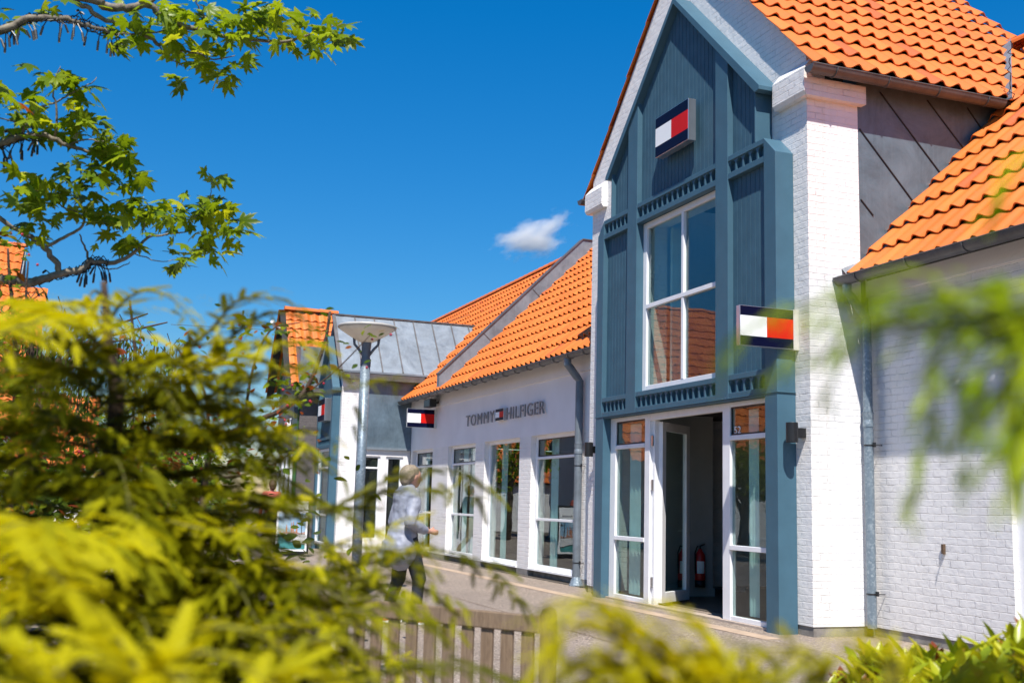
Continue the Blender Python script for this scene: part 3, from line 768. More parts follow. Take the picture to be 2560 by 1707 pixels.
for i in range(13): m.box(-29.62+i*.1330, -29.60+i*.1330, 5.72, 5.80, 2.68, 2.82)
m.build('timber_frame', BLUE, F_)
MB().prism([(-29.62, 2.605), (-28.02, 2.605), (-28.02, 4.3), (c, 5.46), (-29.62, 4.3)], 'y', 5.785, 5.89).build('board_panel', BLUE2, F_)
window_y(F_, -29.62, -28.02, .15, 2.595, 5.75, fw=.08, trans=(2.1, .9))
T = thing('flag_sign', 'square navy, white and red flag box flat on the small far gable', 'sign', (-28.8, 5.6, 3.5)); flag_y(T, -29.2, -28.38, 3.30, 3.88, 5.60, .18)
T = thing('flag_sign', 'navy, white and red flag box flat on the blue boards of the near gable', 'sign', (-12.6, 7.0, 6.3)); flag_y(T, -13.035, -12.145, 6.04, 6.60, 6.945, .12)
T = thing('flag_sign', 'navy, white and red flag sign sticking out beside the open door', 'sign', (XR-.2, 6.9, 3.3)); flag_x(T, -10.295, 6.544, 7.234, 3.092, 3.538, wall=YW-.001)
T = thing('flag_sign', 'navy, white and red flag sign sticking out of the long low wing', 'sign', (-25.5, 7.4, 3.3)); flag_x(T, -25.5, 7.02, 7.69, 3.05, 3.49, wall=YM-.001)
T = thing('shop_lettering', 'grey metal two word shop name with a small flag between, above the long wing windows', 'sign', (-21, 7.7, 3.07))
LETT = m_plain('satin_steel', (.16, .16, .17), .4)
text_obj('word', 'TOMMY', LETT, T, -23.11, -21.30, 2.955, 3.195, YM-.06, .02, side=BLACK, space=1.3)
text_obj('word', 'HILFIGER', LETT, T, -20.58, -18.63, 2.955, 3.195, YM-.06, .02, side=BLACK, space=1.15)
flag_y(T, -21.15, -20.68, 2.955, 3.20, YM-.085, .06)
T = thing('wall_lamp', 'black cylinder wall lamp on the brick right of the blue front', 'wall lamp', (-10.2, 7.2, 2.15), 'black wall lamps beside the blue front')
def walllamp(T, xc, bracket):
    m = MB().tube([(xc, 7.13, 2.055), (xc, 7.13, 2.27)], .066, 20); m.build('lamp_body', BLACK, T, bevel=.003)
    MB().box(bracket-.045, bracket+.045, 7.19, YW-.001, 2.11, 2.215).build('bracket', BLACK, T, bevel=.003)
walllamp(T, -10.19, -10.22)
T = thing('wall_lamp', 'black cylinder wall lamp on the narrow brick strip left of the blue front', 'wall lamp', (-15.43, 7.2, 2.15), 'black wall lamps beside the blue front'); walllamp(T, -15.44, -15.42)
T = thing('floodlight', 'small black floodlight under the gutter of the long wing', 'floodlight', (-25.3, 7.5, 3.6))
MB().box(-25.62, -25.12, 7.45, 7.62, 3.53, 3.72).build('lamp_body', BLACK, T, bevel=.01); MB().box(-25.60, -25.14, 7.444, 7.45, 3.55, 3.70).build('lens', GLASS, T); MB().bar((-25.3, 7.62, 3.62), (-25.3, YM-.031, 3.66), .05, .05).build('bracket', BLACK, T)
T = thing('wall_hook', 'small rusty hook with a wire loop on the right brick wall', 'hook', (-9.0, 8.05, 1.0))
RUST = m_plain('rusty_iron', (.1, .06, .035), .8, var=.4, scale=60)
MB().box(-9.025, -8.99, YR-.03, YR-.001, .93, 1.03).build('hook_plate', RUST, T, bevel=.003)
MB().tube([(-9.008, YR-.03, .935), (-9.02, YR-.05, .88), (-9.04, YR-.045, .80), (-9.03, YR-.03, .86), (-9.008, YR-.02, .93)], .003, 6).build('wire_loop', ALU, T)
T = thing('valley_cable', 'thin black cable strung down the roof valley at the upper right', 'cable', (-9.9, 9.9, 6.5))
rn = random.Random(5); pts = [(-9.80+rn.uniform(-.03, .03), 10.02+rn.uniform(-.03, .03)+.0*i, 7.0-.045*i) for i in range(17)]
MB().tube(pts, .006, 5).build('cable', BLACK, T)
T = thing('overhead_wire', 'thin black wire from the far ridge across the sky to the long roof', 'wire', (-30, 9, 7))
MB().tube([(-34, 2.0, 6.3), (-33, 6.0, 6.25), (-32.5, 9, 6.4), (-31.8, 10.6, 7.0)], .008, 5).build('cable', BLACK, T)

# ================================================================ THIRD GABLE (dark)
K = thing('dark_gabled_shop', 'dark brick gable with green timber front and orange tiles behind the foliage', 'shop', (-31.3, 6.5, 0))
kx, kz = -31.35, 6.56; ky = 5.25; kxr = -29.95
MB().prism([(-32.75, 0), (kxr, 0), (kxr, 4.4), (kx, 6.3), (-32.75, 4.4)], 'y', ky, ky+.2).build('front_wall', DARK_BRICK, K)
MB().box(kxr-.25, kxr+.002, ky+.2, 9.5, 0, 4.3).build('side_wall', DARK_BRICK, K)
tiles('roof', (-29.72, 4.93, 4.33), (0, 1, 0), (-1, 0, 1.37), 1.45, 2.78, K, gauge=.34, seed=8, tw=.235)
tiles('roof', (-32.98, 6.38, 4.33), (0, -1, 0), (1, 0, 1.37), 1.45, 2.78, K, gauge=.34, seed=9, tw=.235)
ridge_tiles((kx, 4.9, 6.63), (kx, 6.4, 6.63), K, r=.1)
MB().box(-29.70, -29.58, 4.95, 5.86, 4.13, 4.24).build('gutter', ZGUT, K)
MB().prism([(-29.66, 4.26), (-29.66, 5.36), (-30.55, 5.46), (-30.55, 4.9)], 'y', 5.14, 5.86).build('dormer', ZROOF, K)
m = MB()
for s in (1, -1): m.bar((kx+s*1.7, 4.88, 4.18), (kx, 4.88, 6.5), .03, .2, up=(0, 1, 0))
m.build('verge_board', DKVERGE, K)
m = MB()
for x in (-32.6, -31.9, -30.85, -30.12): m.box(x, x+.09, 5.16, 5.24, 0, 4.35)
for s in (1, -1): m.bar((kx+s*1.45, 5.1, 4.3), (kx, 5.1, 6.2), .08, .12, up=(0, 1, 0))
m.build('timber_frame', GREEN, K)
MB().prism([(-32.6, 2.6), (-30.0, 2.6), (-30.0, 4.3), (kx, 6.1), (-32.6, 4.3)], 'y', 5.1, 5.2).build('board_panel', SLATE, K)
window_y(K, -32.4, -30.2, .15, 2.55, 5.12, fw=.08, trans=(2.1,), mull=(-31.7, -31.0))
T = thing('shop_lettering', 'white four letter shop name on the dark board of the far gable', 'sign', (-30.4, 5.05, 3.4))
text_obj('word', 'GANT', WHITE, T, -30.72, -29.87+.0, 3.22, 3.42, 4.99, .03, space=1.05)
T = thing('security_camera', 'small white camera on an arm at the tip of the dark gable', 'camera', (-31.5, 4.7, 6.2))
MB().tube([(-31.4, 4.9, 6.05), (-31.4, 4.65, 6.1)], .02, 8).build('arm', W_PAINT, T); MB().tube([(-31.4, 4.68, 6.1), (-31.25, 4.56, 6.2)], .06, 10).build('camera_body', W_PAINT, T)

# ================================================================ OPPOSITE HOUSE
OP = thing('opposite_house', 'orange tiled house across the street at the left edge', 'house', (-38, -9, 0))
tiles('roof', (-31.9, -16.5, 2.93), (0, 1, 0), (-1, 0, 1), 14.1, 8.6, OP, gauge=.45, seg=5, seed=10)
tiles('roof', (-44.1, -2.4, 2.93), (0, -1, 0), (1, 0, 1), 14.1, 8.6, OP, gauge=.45, seg=4, seed=11)
ridge_tiles((-38, -16.5, 9.06), (-38, -2.36, 9.06), OP)
tiles('roof', (-31.2, -2.45, 2.7), (0, 1, 0), (-1, 0, 1), .75, 6.6, OP, gauge=.45, seg=5, seed=12)
MB().prism([(-43.6, 0), (-32.4, 0), (-32.4, 3.3), (-38, 8.75), (-43.6, 3.3)], 'y', -16.2, -2.6).build('wall', W_BRICK, OP)
m = MB()
for s in (1, -1): m.bar((-38+s*5.9, -2.42, 3.0), (-38, -2.42, 8.85), .04, .16, up=(0, 1, 0))
m.build('verge_board', LEAD, OP)
gutter((-31.8, -16.4, 2.9), (-31.8, -2.4, 2.9), OP, out=(1, 0, 0), r=.07, bracket=1.0)
for y in (-14, -11, -8, -5): window_x(OP, y, y+1.6, .3, 2.4, -32.38, fw=.09, trans=(1.9,))

# ================================================================ FOLIAGE TOOLS
def fast_mesh(name, V, F, mat, parent, tint=None, smooth=False):
    """V (n,3) array, F (m,k) array of quads or triangles"""
    me = bpy.data.meshes.new(name); V = np.asarray(V, np.float32); F = np.asarray(F, np.int32); k = F.shape[1]
    me.vertices.add(len(V)); me.vertices.foreach_set('co', V.ravel())
    me.loops.add(F.size); me.loops.foreach_set('vertex_index', F.ravel())
    me.polygons.add(len(F)); me.polygons.foreach_set('loop_start', np.arange(0, F.size, k, dtype=np.int32)); me.polygons.foreach_set('loop_total', np.full(len(F), k, np.int32))
    if smooth: me.polygons.foreach_set('use_smooth', np.ones(len(F), bool))
    me.update(calc_edges=True); me.validate()
    if tint is not None:
        a = me.attributes.new('tint', 'FLOAT', 'FACE'); a.data.foreach_set('value', np.asarray(tint, np.float32))
    return link(name, me, mat, parent)
NR = np.random.RandomState(11)
def norm(a): return a/(np.linalg.norm(a, axis=-1, keepdims=True)+1e-9)

def spray_base(n=19, L=.12, w=.022, nw=.0060, droop=.12):
    """one feathery needle spray along +x, needles both sides"""
    V = []; F = []
    for i in range(n):
        t = (i+.5)/n; x = t*L; z = -droop*L*t*t
        ln = w*(1-.55*t)*(.6+.4*min(1, t*5))
        for s in (1, -1):
            b = len(V); d = V3(.45, s*1.0, .12-.25*t); d /= np.linalg.norm(d); q = V3(x, 0, z)
            V += [q-V3(nw/2, 0, 0), q+V3(nw/2, 0, 0), q+d*ln+V3(nw*.35, 0, 0), q+d*ln-V3(nw*.35, 0, 0)]; F.append((b, b+1, b+2, b+3))
    b = len(V); V += [V3(0, -.0012, 0), V3(0, .0012, 0), V3(L, .0006, -droop*L), V3(L, -.0006, -droop*L)]; F.append((b, b+1, b+2, b+3))
    return np.array(V), np.array(F)
def instance(base, pos, xd, up, scale):
    """place base mesh at pos with x axis xd, z axis near up"""
    BV, BF = base; pos = np.array(pos); xd = norm(np.array(xd)); up = np.array(up)
    y = norm(np.cross(up, xd)); z = np.cross(xd, y)
    R = np.stack([xd, y, z], 2)
    V = np.einsum('nij,vj->nvi', R, BV)*np.array(scale)[:, None, None]+pos[:, None, :]
    F = BF[None]+(np.arange(len(pos))*len(BV))[:, None, None]
    return V.reshape(-1, 3), F.reshape(-1, BF.shape[1])
def resample(pts, step):
    pts = np.array(pts, float); seg = np.linalg.norm(np.diff(pts, axis=0), axis=1); cum = np.concatenate([[0], np.cumsum(seg)])
    n = max(2, int(cum[-1]/step)); s = np.linspace(0, cum[-1], n)
    return np.stack([np.interp(s, cum, pts[:, i]) for i in range(3)], 1), s/cum[-1]
def smooth_path(pts, k=6):
    pts = [np.array(p, float) for p in pts]; out = []
    P = [2*pts[0]-pts[1]]+pts+[2*pts[-1]-pts[-2]]
    for i in range(1, len(P)-2):
        a, b, c, d = P[i-1:i+3]
        for j in range(k):
            t = j/k; out.append(.5*((2*b)+(-a+c)*t+(2*a-5*b+4*c-d)*t*t+(-a+3*b-3*c+d)*t**3))
    out.append(pts[-1]); return out
def conifer(branches, name, mat, bark, parent, spray=.12, step=.02, seed=1, wood_r=.0036, trunk=None, fan=1.0, holes=()):
    """branches: list of (polyline, length scale of sprays, tint centre)"""
    rn = np.random.RandomState(seed); pos = []; xd = []; up = []; sc = []; ti = []; wood = MB()
    for pl, ls, tc in branches:
        pl = smooth_path(pl, 5); P, T = resample(pl, step); n = len(P)
        D = norm(np.gradient(P, axis=0)); wood.tube(pl, [wood_r*(1.15-i/len(pl)) for i in range(len(pl))], 5)
        for i in range(n):
            t = T[i]; d = D[i]; side = np.cross(d, (0, 0, 1)); side /= np.linalg.norm(side)+1e-9
            for s in (1, -1):
                if t < .06: continue
                a = rn.uniform(.55, .95); v = d*math.cos(a)+s*side*math.sin(a)+V3(0, 0, rn.uniform(-.22, .28))
                pos.append(P[i]); xd.append(v); up.append(V3(0, 0, 1)+rn.normal(0, .25, 3)); L = ls*(1.12-.75*t)*(.35+.65*min(1, t*4))*rn.uniform(.7, 1.2)
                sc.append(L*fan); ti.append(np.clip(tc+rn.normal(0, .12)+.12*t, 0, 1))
        for i in range(int(n*.12), n-1, 2):
            t = T[i]; d = D[i]; side = np.cross(d, (0, 0, 1)); side /= np.linalg.norm(side)+1e-9
            s = 1 if (i//2) % 2 else -1; a = rn.uniform(.6, 1.1); v = d*math.cos(a)+s*side*math.sin(a)+V3(0, 0, rn.uniform(-.25, .25)); v /= np.linalg.norm(v)
            SL = ls*rn.uniform(.12, .24)*(1-.6*t); q = P[i]; m_ = max(2, int(SL/.017)); tcs = tc+rn.normal(0, .15)
            for j in range(m_):
                u = (j+1)/m_; q = q+(v+V3(0, 0, .15-.6*u*u))*SL/m_; sd = np.cross(v, (0, 0, 1)); k_ = 1 if j % 2 else -1
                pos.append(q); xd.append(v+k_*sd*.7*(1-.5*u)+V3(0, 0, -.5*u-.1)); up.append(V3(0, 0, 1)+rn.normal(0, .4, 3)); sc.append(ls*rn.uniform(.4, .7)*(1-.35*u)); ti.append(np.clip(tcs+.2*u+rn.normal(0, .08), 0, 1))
        pos.append(P[-1]); xd.append(D[-1]+V3(0, 0, -.25)); up.append(V3(0, 0, 1)); sc.append(ls*.6); ti.append(min(1, tc+.15))
    if holes:
        Pv = np.array(pos)-CAM; zc = Pv@FW; px = (1280+FPX*(Pv@RT)/zc)/1.08844; py = (853.5-FPX*(Pv@UP)/zc)/1.08865; ok = np.ones(len(pos), bool)
        for x0, x1, y0, y1, pr in holes: ok &= ~((px > x0) & (px < x1) & (py > y0) & (py < y1) & (rn.rand(len(pos)) < pr))
        pos, xd, up, sc, ti = ([a for a, k_ in zip(L_, ok) if k_] for L_ in (pos, xd, up, sc, ti))
    base = spray_base(L=spray); V, F = instance(base, pos, xd, up, sc)
    fast_mesh('foliage', V, F, mat, parent, tint=np.repeat(ti, len(base[1])))
    wood.build('twigs', TWIGM, parent, smooth=True)

GOLD = m_leaf('golden_needles', [(0, (.06, .068, .002)), (.35, (.15, .158, .003)), (.65, (.30, .30, .005)), (1, (.52, .48, .008))], .5, .5)  # golden to olive foliage; sunlit and shaded parts also put into the tint
FRESH = m_leaf('fresh_needles', [(0, (.09, .15, .005)), (.5, (.26, .38, .008)), (1, (.50, .60, .015))], .5, .55)
BARKC = m_bark('conifer_bark', (.035, .02, .012), (.1, .06, .035), 60)
TWIGM = m_bark('young_olive_twig', (.07, .06, .012), (.15, .15, .02), 40)
BARKP = m_bark('plane_bark', (.07, .055, .04), (.27, .23, .17), 16)

# ---- big golden conifer in front
C1 = thing('golden_conifer', 'large feathery golden green conifer filling the lower left, with bare dark leader', 'conifer', tuple(at(245, 1500, 2.25)*V3(1, 1, 0)))
rn = random.Random(21)
top = at(238, 645, 2.25); foot = V3(top[0], top[1], 0)+V3(.0, -.01, 0)
lead = [foot, V3(*(foot+(top-foot)*.5))+V3(.01, .01, 0), at(262, 1000, 2.25), at(250, 800, 2.25), top]
tr = MB(); tr.tube(smooth_path(lead, 5), [.028-.0225*(i/20) for i in range(21)], 8); tr.build('trunk', BARKC, C1, smooth=True)
axis = lambda z: foot+(top-foot)*(z/top[2])
br = []
def fr(vpts, ls=1.0, tc=.35): br.append(([at(*p) for p in vpts], ls, tc))
# crown silhouette branches
fr([(240, 690, 2.25), (222, 668, 2.24), (205, 680, 2.22), (203, 705, 2.2)], .25, .3)
fr([(250, 740, 2.25), (280, 695, 2.2), (330, 668, 2.15), (385, 680, 2.1), (440, 730, 2.05)], .55, .5)
fr([(240, 760, 2.25), (190, 700, 2.2), (130, 698, 2.1), (70, 725, 2.0), (0, 760, 1.95)], .75, .75)
fr([(240, 800, 2.25), (150, 730, 2.0), (60, 745, 1.8), (-60, 790, 1.6)], .9, .85)
fr([(255, 900, 2.25), (340, 850, 2.2), (430, 790, 2.1), (520, 745, 2.0), (560, 740, 1.95)], .6, .5)
fr([(400, 830, 2.1), (480, 760, 2.05), (545, 690, 2.0), (600, 685, 1.98), (660, 690, 1.95), (715, 745, 1.9)], .55, .22)
fr([(500, 800, 2.05), (590, 730, 2.0), (650, 720, 2.0), (700, 740, 2.0), (725, 800, 1.95)], .45, .2)
fr([(262, 960, 2.25), (380, 900, 2.2), (500, 830, 2.1), (620, 790, 2.0), (700, 810, 1.9)], .95, .75)
fr([(262, 1000, 2.25), (400, 950, 2.2), (560, 870, 2.0), (700, 840, 1.9), (790, 870, 1.8), (830, 930, 1.8)], .8, .35)
fr([(262, 1010, 2.25), (420, 1010, 2.1), (600, 930, 1.9), (760, 900, 1.8), (850, 880, 1.8), (900, 870, 1.8)], .6, .3)
fr([(262, 1150, 2.25), (420, 1120, 2.1), (600, 1150, 1.9), (740, 1170, 1.85), (850, 1120, 1.85), (960, 1080, 1.9), (1050, 1085, 1.95), (1095, 1140, 2.0)], .85, .25)
fr([(262, 1170, 2.25), (450, 1180, 2.1), (650, 1190, 1.9), (800, 1170, 1.9), (900, 1125, 1.9), (1000, 1130, 1.9)], .8, .28)
fr([(262, 1250, 2.2), (450, 1300, 2.0), (650, 1290, 1.8), (820, 1230, 1.75), (960, 1190, 1.75)], .75, .8)
fr([(262, 1260, 2.2), (450, 1330, 2.0), (650, 1330, 1.85), (850, 1290, 1.85), (1000, 1265, 1.9), (1110, 1290, 1.95), (1185, 1370, 2.0)], .8, .25)
fr([(262, 1300, 2.2), (450, 1380, 1.95), (640, 1400, 1.8), (800, 1330, 1.75), (930, 1330, 1.8), (1040, 1400, 1.8)], .7, .3)
fr([(262, 1350, 2.2), (450, 1430, 1.8), (640, 1440, 1.6), (800, 1400, 1.5), (900, 1430, 1.5)], .7, .5)
fr([(262, 1450, 2.2), (500, 1560, 1.8), (760, 1560, 1.6), (960, 1530, 1.6), (1060, 1520, 1.6), (1170, 1560, 1.6)], .7, .12)
fr([(262, 1400, 2.2), (100, 1380, 1.6), (60, 1320, 1.3), (90, 1290, 1.2), (150, 1340, 1.15)], .9, .9)
fr([(262, 1300, 2.2), (150, 1240, 1.6), (60, 1200, 1.3), (-60, 1250, 1.1)], .9, .85)
fr([(262, 1100, 2.25), (450, 1080, 2.1), (600, 1060, 2.0), (700, 1050, 1.95), (740, 1090, 1.9)], .8, .3)
fr([(262, 1050, 2.25), (450, 1000, 2.1), (600, 1000, 2.0), (720, 985, 1.95), (770, 1020, 1.9)], .8, .75)
fr([(262, 1200, 2.2), (450, 1230, 2.0), (620, 1240, 1.9), (760, 1250, 1.85), (880, 1260, 1.8), (960, 1300, 1.8)], .85, .3)
fr([(262, 1330, 2.2), (450, 1370, 2.0), (620, 1380, 1.9), (740, 1390, 1.8), (850, 1350, 1.8), (940, 1340, 1.8), (1010, 1370, 1.8)], .8, .45)
fr([(262, 1380, 2.2), (450, 1450, 1.9), (600, 1480, 1.8), (740, 1470, 1.7), (860, 1500, 1.7)], .8, .25)
fr([(262, 1420, 2.2), (430, 1480, 1.9), (560, 1420, 1.8), (700, 1400, 1.7), (800, 1450, 1.7)], .8, .55)
fr([(262, 1150, 2.2), (400, 1200, 1.9), (520, 1220, 1.8), (640, 1210, 1.7), (720, 1260, 1.7)], .8, .7)
fr([(262, 1250, 2.2), (500, 1300, 1.9), (700, 1310, 1.8), (820, 1330, 1.78), (900, 1290, 1.75), (990, 1230, 1.75)], .75, .45)
fr([(262, 1330, 2.2), (500, 1360, 1.9), (700, 1340, 1.75), (800, 1380, 1.7), (900, 1360, 1.7), (985, 1420, 1.7)], .8, .35)
fr([(262, 1400, 2.2), (500, 1440, 1.8), (700, 1440, 1.7), (820, 1400, 1.65), (920, 1400, 1.65), (1010, 1460, 1.65)], .75, .3)
fr([(262, 1450, 2.2), (500, 1500, 1.8), (660, 1500, 1.6), (760, 1430, 1.55), (850, 1440, 1.55), (930, 1500, 1.55)], .8, .6)
fr([(262, 1500, 2.2), (500, 1600, 1.7), (760, 1600, 1.5), (900, 1540, 1.5), (1040, 1530, 1.5), (1180, 1560, 1.5), (1240, 1600, 1.5)], .6, .1)
NFR = len(br)
# procedural whorls
for k in range(110):
    u = (k+.5)/110; z = top[2]*(.90-.60*u); R_max = .12+1.0*min(1, (1-z/top[2])*1.9)
    th = k*2.399+rn.uniform(-.3, .3); L = R_max*rn.uniform(.7, 1.0); c = axis(z)
    d = V3(math.cos(th), math.sin(th), 0)
    # keep clear of the sight line to the person and the shop on the right
    rise = rn.uniform(.05, .22); pts = [c, c+d*L*.35+V3(0, 0, L*rise*.6), c+d*L*.7+V3(0, 0, L*rise*.7), c+d*L+V3(0, 0, L*(rise-.25))]
    br.append((pts, rn.uniform(.6, .95), rn.choice((.08, .15, .25, .3, .4, .6, .85))))
def inside(p):
    v = p-CAM; zc = v@FW
    if zc < .25: return False
    x = (1280+FPX*(v@RT)/zc)/1.08844; y = (853.5-FPX*(v@UP)/zc)/1.08865
    edge = np.interp(y, [600, 700, 760, 900, 1040, 1100, 1200, 1300, 1400, 1500, 1700], [250, 400, 560, 720, 745, 880, 900, 930, 930, 940, 960])
    return x < edge and zc > .75
keep = br[:NFR]
for pts, ls, tc in br[NFR:]:
    q = resample(pts, .05)[0]; n_ = 0
    for p in q:
        if not inside(p): break
        n_ += 1
    if n_ >= 4: keep.append((list(q[:n_:2]) if n_ > 6 else list(q[:n_]), ls, tc))
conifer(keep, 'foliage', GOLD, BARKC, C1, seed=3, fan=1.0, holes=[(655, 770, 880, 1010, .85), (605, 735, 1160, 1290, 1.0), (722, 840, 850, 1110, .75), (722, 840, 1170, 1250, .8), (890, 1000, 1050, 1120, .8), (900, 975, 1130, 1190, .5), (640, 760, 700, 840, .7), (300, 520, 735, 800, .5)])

# ---- low golden conifer right below the lens
C2 = thing('golden_conifer', 'low bright yellow conifer along the bottom edge in front of the bench', 'conifer', tuple(at(700, 1900, 1.15)*V3(1, 1, 0)))
br = []
b0 = at(600, 2000, 1.1); root = V3(b0[0], b0[1], 0)
MB().tube([root, root+V3(0, 0, .5), b0], [.03, .022, .012], 8).build('trunk', BARKC, C2, smooth=True)
fr([(600, 1990, 1.1), (300, 1700, 1.0), (120, 1580, .95), (40, 1490, .95)], 1.0, .85)
fr([(600, 1990, 1.1), (420, 1650, 1.0), (330, 1560, 1.0), (270, 1460, 1.0)], .9, .9)
fr([(600, 1990, 1.1), (380, 1600, 1.05), (450, 1500, 1.05), (560, 1530, 1.05), (640, 1600, 1.05)], .8, .95)
fr([(600, 1990, 1.1), (300, 1640, 1.05), (330, 1540, 1.05), (420, 1560, 1.0), (520, 1640, 1.0)], .9, .95)
fr([(600, 1990, 1.1), (560, 1700, 1.1), (620, 1560, 1.1), (720, 1540, 1.1), (820, 1600, 1.1)], .8, .85)
fr([(600, 1990, 1.1), (200, 1680, .95), (60, 1600, .9), (-60, 1580, .9)], 1.0, .9)
fr([(600, 1990, 1.1), (150, 1620, 1.0), (190, 1520, 1.0), (260, 1540, 1.0)], .8, .8)
fr([(600, 1990, 1.1), (450, 1640, 1.15), (420, 1480, 1.15), (500, 1440, 1.15), (600, 1460, 1.15), (690, 1530, 1.15)], .55, .75)
fr([(600, 1990, 1.1), (620, 1600, 1.2), (700, 1480, 1.2), (790, 1470, 1.2), (850, 1530, 1.2)], .55, .6)
conifer(br, 'foliage', GOLD, BARKC, C2, seed=5, wood_r=.004)

C3 = thing('golden_conifer', 'very blurred yellow conifer sprig arching up at the bottom centre right', 'conifer', tuple(at(1700, 2100, .95)*V3(1, 1, 0)))
br = []; b0 = at(1720, 2000, .95); root = V3(b0[0], b0[1], 0)
MB().tube([root, root+V3(0, 0, .5), b0], [.03, .022, .010], 8).build('trunk', BARKC, C3, smooth=True)
fr([(1720, 1990, .95), (1650, 1640, .95), (1560, 1530, .92), (1470, 1450, .9), (1380, 1400, .88), (1310, 1405, .86), (1275, 1470, .85)], .38, .85)
fr([(1720, 1990, .95), (1560, 1640, .95), (1440, 1540, .9), (1350, 1510, .88), (1290, 1560, .86)], .38, .7)
fr([(1720, 1990, .95), (1690, 1650, .95), (1620, 1530, .95), (1520, 1480, .93)], .42, .9)
fr([(1720, 1990, .95), (1760, 1640, 1.0), (1720, 1560, 1.0), (1640, 1520, 1.0)], .4, .5)
fr([(1720, 1990, .95), (1860, 1640, .95), (1900, 1540, .95), (1860, 1500, .95), (1800, 1490, .95)], .34, .75)
fr([(1720, 1990, .95), (1960, 1640, .9), (2060, 1560, .9), (2040, 1480, .9), (1990, 1455, .9)], .34, .9)
fr([(1720, 1990, .95), (1600, 1700, .95), (1500, 1600, .92), (1400, 1545, .9), (1330, 1540, .88)], .38, .8)
fr([(1720, 1990, .95), (1660, 1700, .95), (1560, 1600, .92), (1450, 1500, .9), (1400, 1440, .88)], .36, .9)
fr([(1720, 1990, .95), (1700, 1700, .95), (1660, 1600, .92), (1600, 1540, .9), (1540, 1520, .9)], .38, .95)
fr([(1720, 1990, .95), (1740, 1700, .95), (1700, 1600, .92), (1650, 1560, .9), (1590, 1570, .9)], .38, .85)
fr([(1720, 1990, .95), (2100, 1680, .85), (2200, 1600, .85), (2260, 1560, .85)], .5, .9)
br = [(q, ls*1.12, tc) for q, ls, tc in br]
for pts, ls, tc in list(br):
    for k in range(2):
        o_ = V3(*(rn.uniform(-0.035, 0.035) for _ in range(3))); m_ = len(pts)
        br.append(([p+o_*(i/m_)+V3(*(rn.uniform(-0.035, 0.035) for _ in range(3)))*.3*(i > 0) for i, p in enumerate(pts)], ls*rn.uniform(.8, 1.05), min(1, tc+rn.uniform(-.1, .15))))
conifer(br, 'foliage', GOLD, BARKC, C3, seed=6, wood_r=.003, step=.009)

# ---- conifer at the right edge reaching in
tb = at(2900, 800, .9); C4 = thing('drooping_conifer', 'fresh green conifer with hanging tips reaching in from the right edge', 'conifer', (tb[0], tb[1], 0))
MB().tube([V3(tb[0], tb[1], 0), V3(tb[0]+.01, tb[1], .9), V3(tb[0], tb[1], 2.1)], [.04, .03, .008], 8).build('trunk', BARKC, C4, smooth=True)
br = []
fr([(2900, 760, .9), (2600, 738, .8), (2352, 728, .72), (2150, 703, .68), (1950, 693, .66), (1830, 703, .65), (1740, 738, .64), (1680, 818, .64)], .42, .2)
fr([(2900, 800, .9), (2500, 778, .75), (2300, 758, .7), (2130, 738, .68), (2010, 758, .66), (1950, 808, .66), (1900, 888, .66)], .38, .2)
fr([(2900, 800, .9), (2550, 798, .75), (2380, 778, .7), (2230, 778, .68), (2150, 838, .67), (2130, 988, .67), (2100, 1128, .67)], .42, .6)
fr([(2900, 820, .9), (2600, 798, .75), (2400, 798, .7), (2320, 868, .68), (2240, 988, .67), (2215, 1068, .67)], .4, .25)
fr([(2900, 820, .9), (2600, 738, .75), (2450, 678, .7), (2370, 738, .68), (2330, 888, .67), (2320, 1038, .67)], .55, .95)
fr([(2900, 700, .9), (2600, 400, .75), (2450, 340, .7), (2340, 380, .68), (2300, 440, .68)], .4, .95)
fr([(2900, 900, .9), (2600, 918, .75), (2480, 898, .7), (2380, 958, .68), (2350, 1088, .67)], .4, .8)
fr([(2900, 820, .9), (2600, 778, .75), (2450, 758, .7), (2350, 778, .68), (2260, 838, .67), (2230, 938, .67)], .45, .35)
fr([(2900, 820, .9), (2600, 778, .75), (2450, 798, .7), (2380, 838, .68), (2345, 938, .67), (2340, 1018, .67)], .5, .9)
fr([(2900, 780, .9), (2600, 758, .75), (2400, 738, .7), (2250, 728, .68), (2120, 718, .67), (2040, 728, .66)], .42, .12)
fr([(2900, 700, .9), (2600, 658, .8), (2420, 638, .75), (2300, 678, .72), (2180, 758, .7), (2060, 738, .7)], .42, .45)
br = [(q, ls*.9, min(1, tc+.1)) for q, ls, tc in br]
for pts, ls, tc in list(br):
    for k in range(1 if tc < .5 else 0):
        o_ = V3(*(rn.uniform(-0.03, 0.03) for _ in range(3))); m_ = len(pts)
        br.append(([p+o_*(i/m_)+V3(*(rn.uniform(-0.03, 0.03) for _ in range(3)))*.3*(i > 0) for i, p in enumerate(pts)], ls*rn.uniform(.8, 1.05), min(1, tc+rn.uniform(-.1, .15))))
conifer(br, 'foliage', FRESH, BARKC, C4, seed=8, wood_r=.002, step=.011)

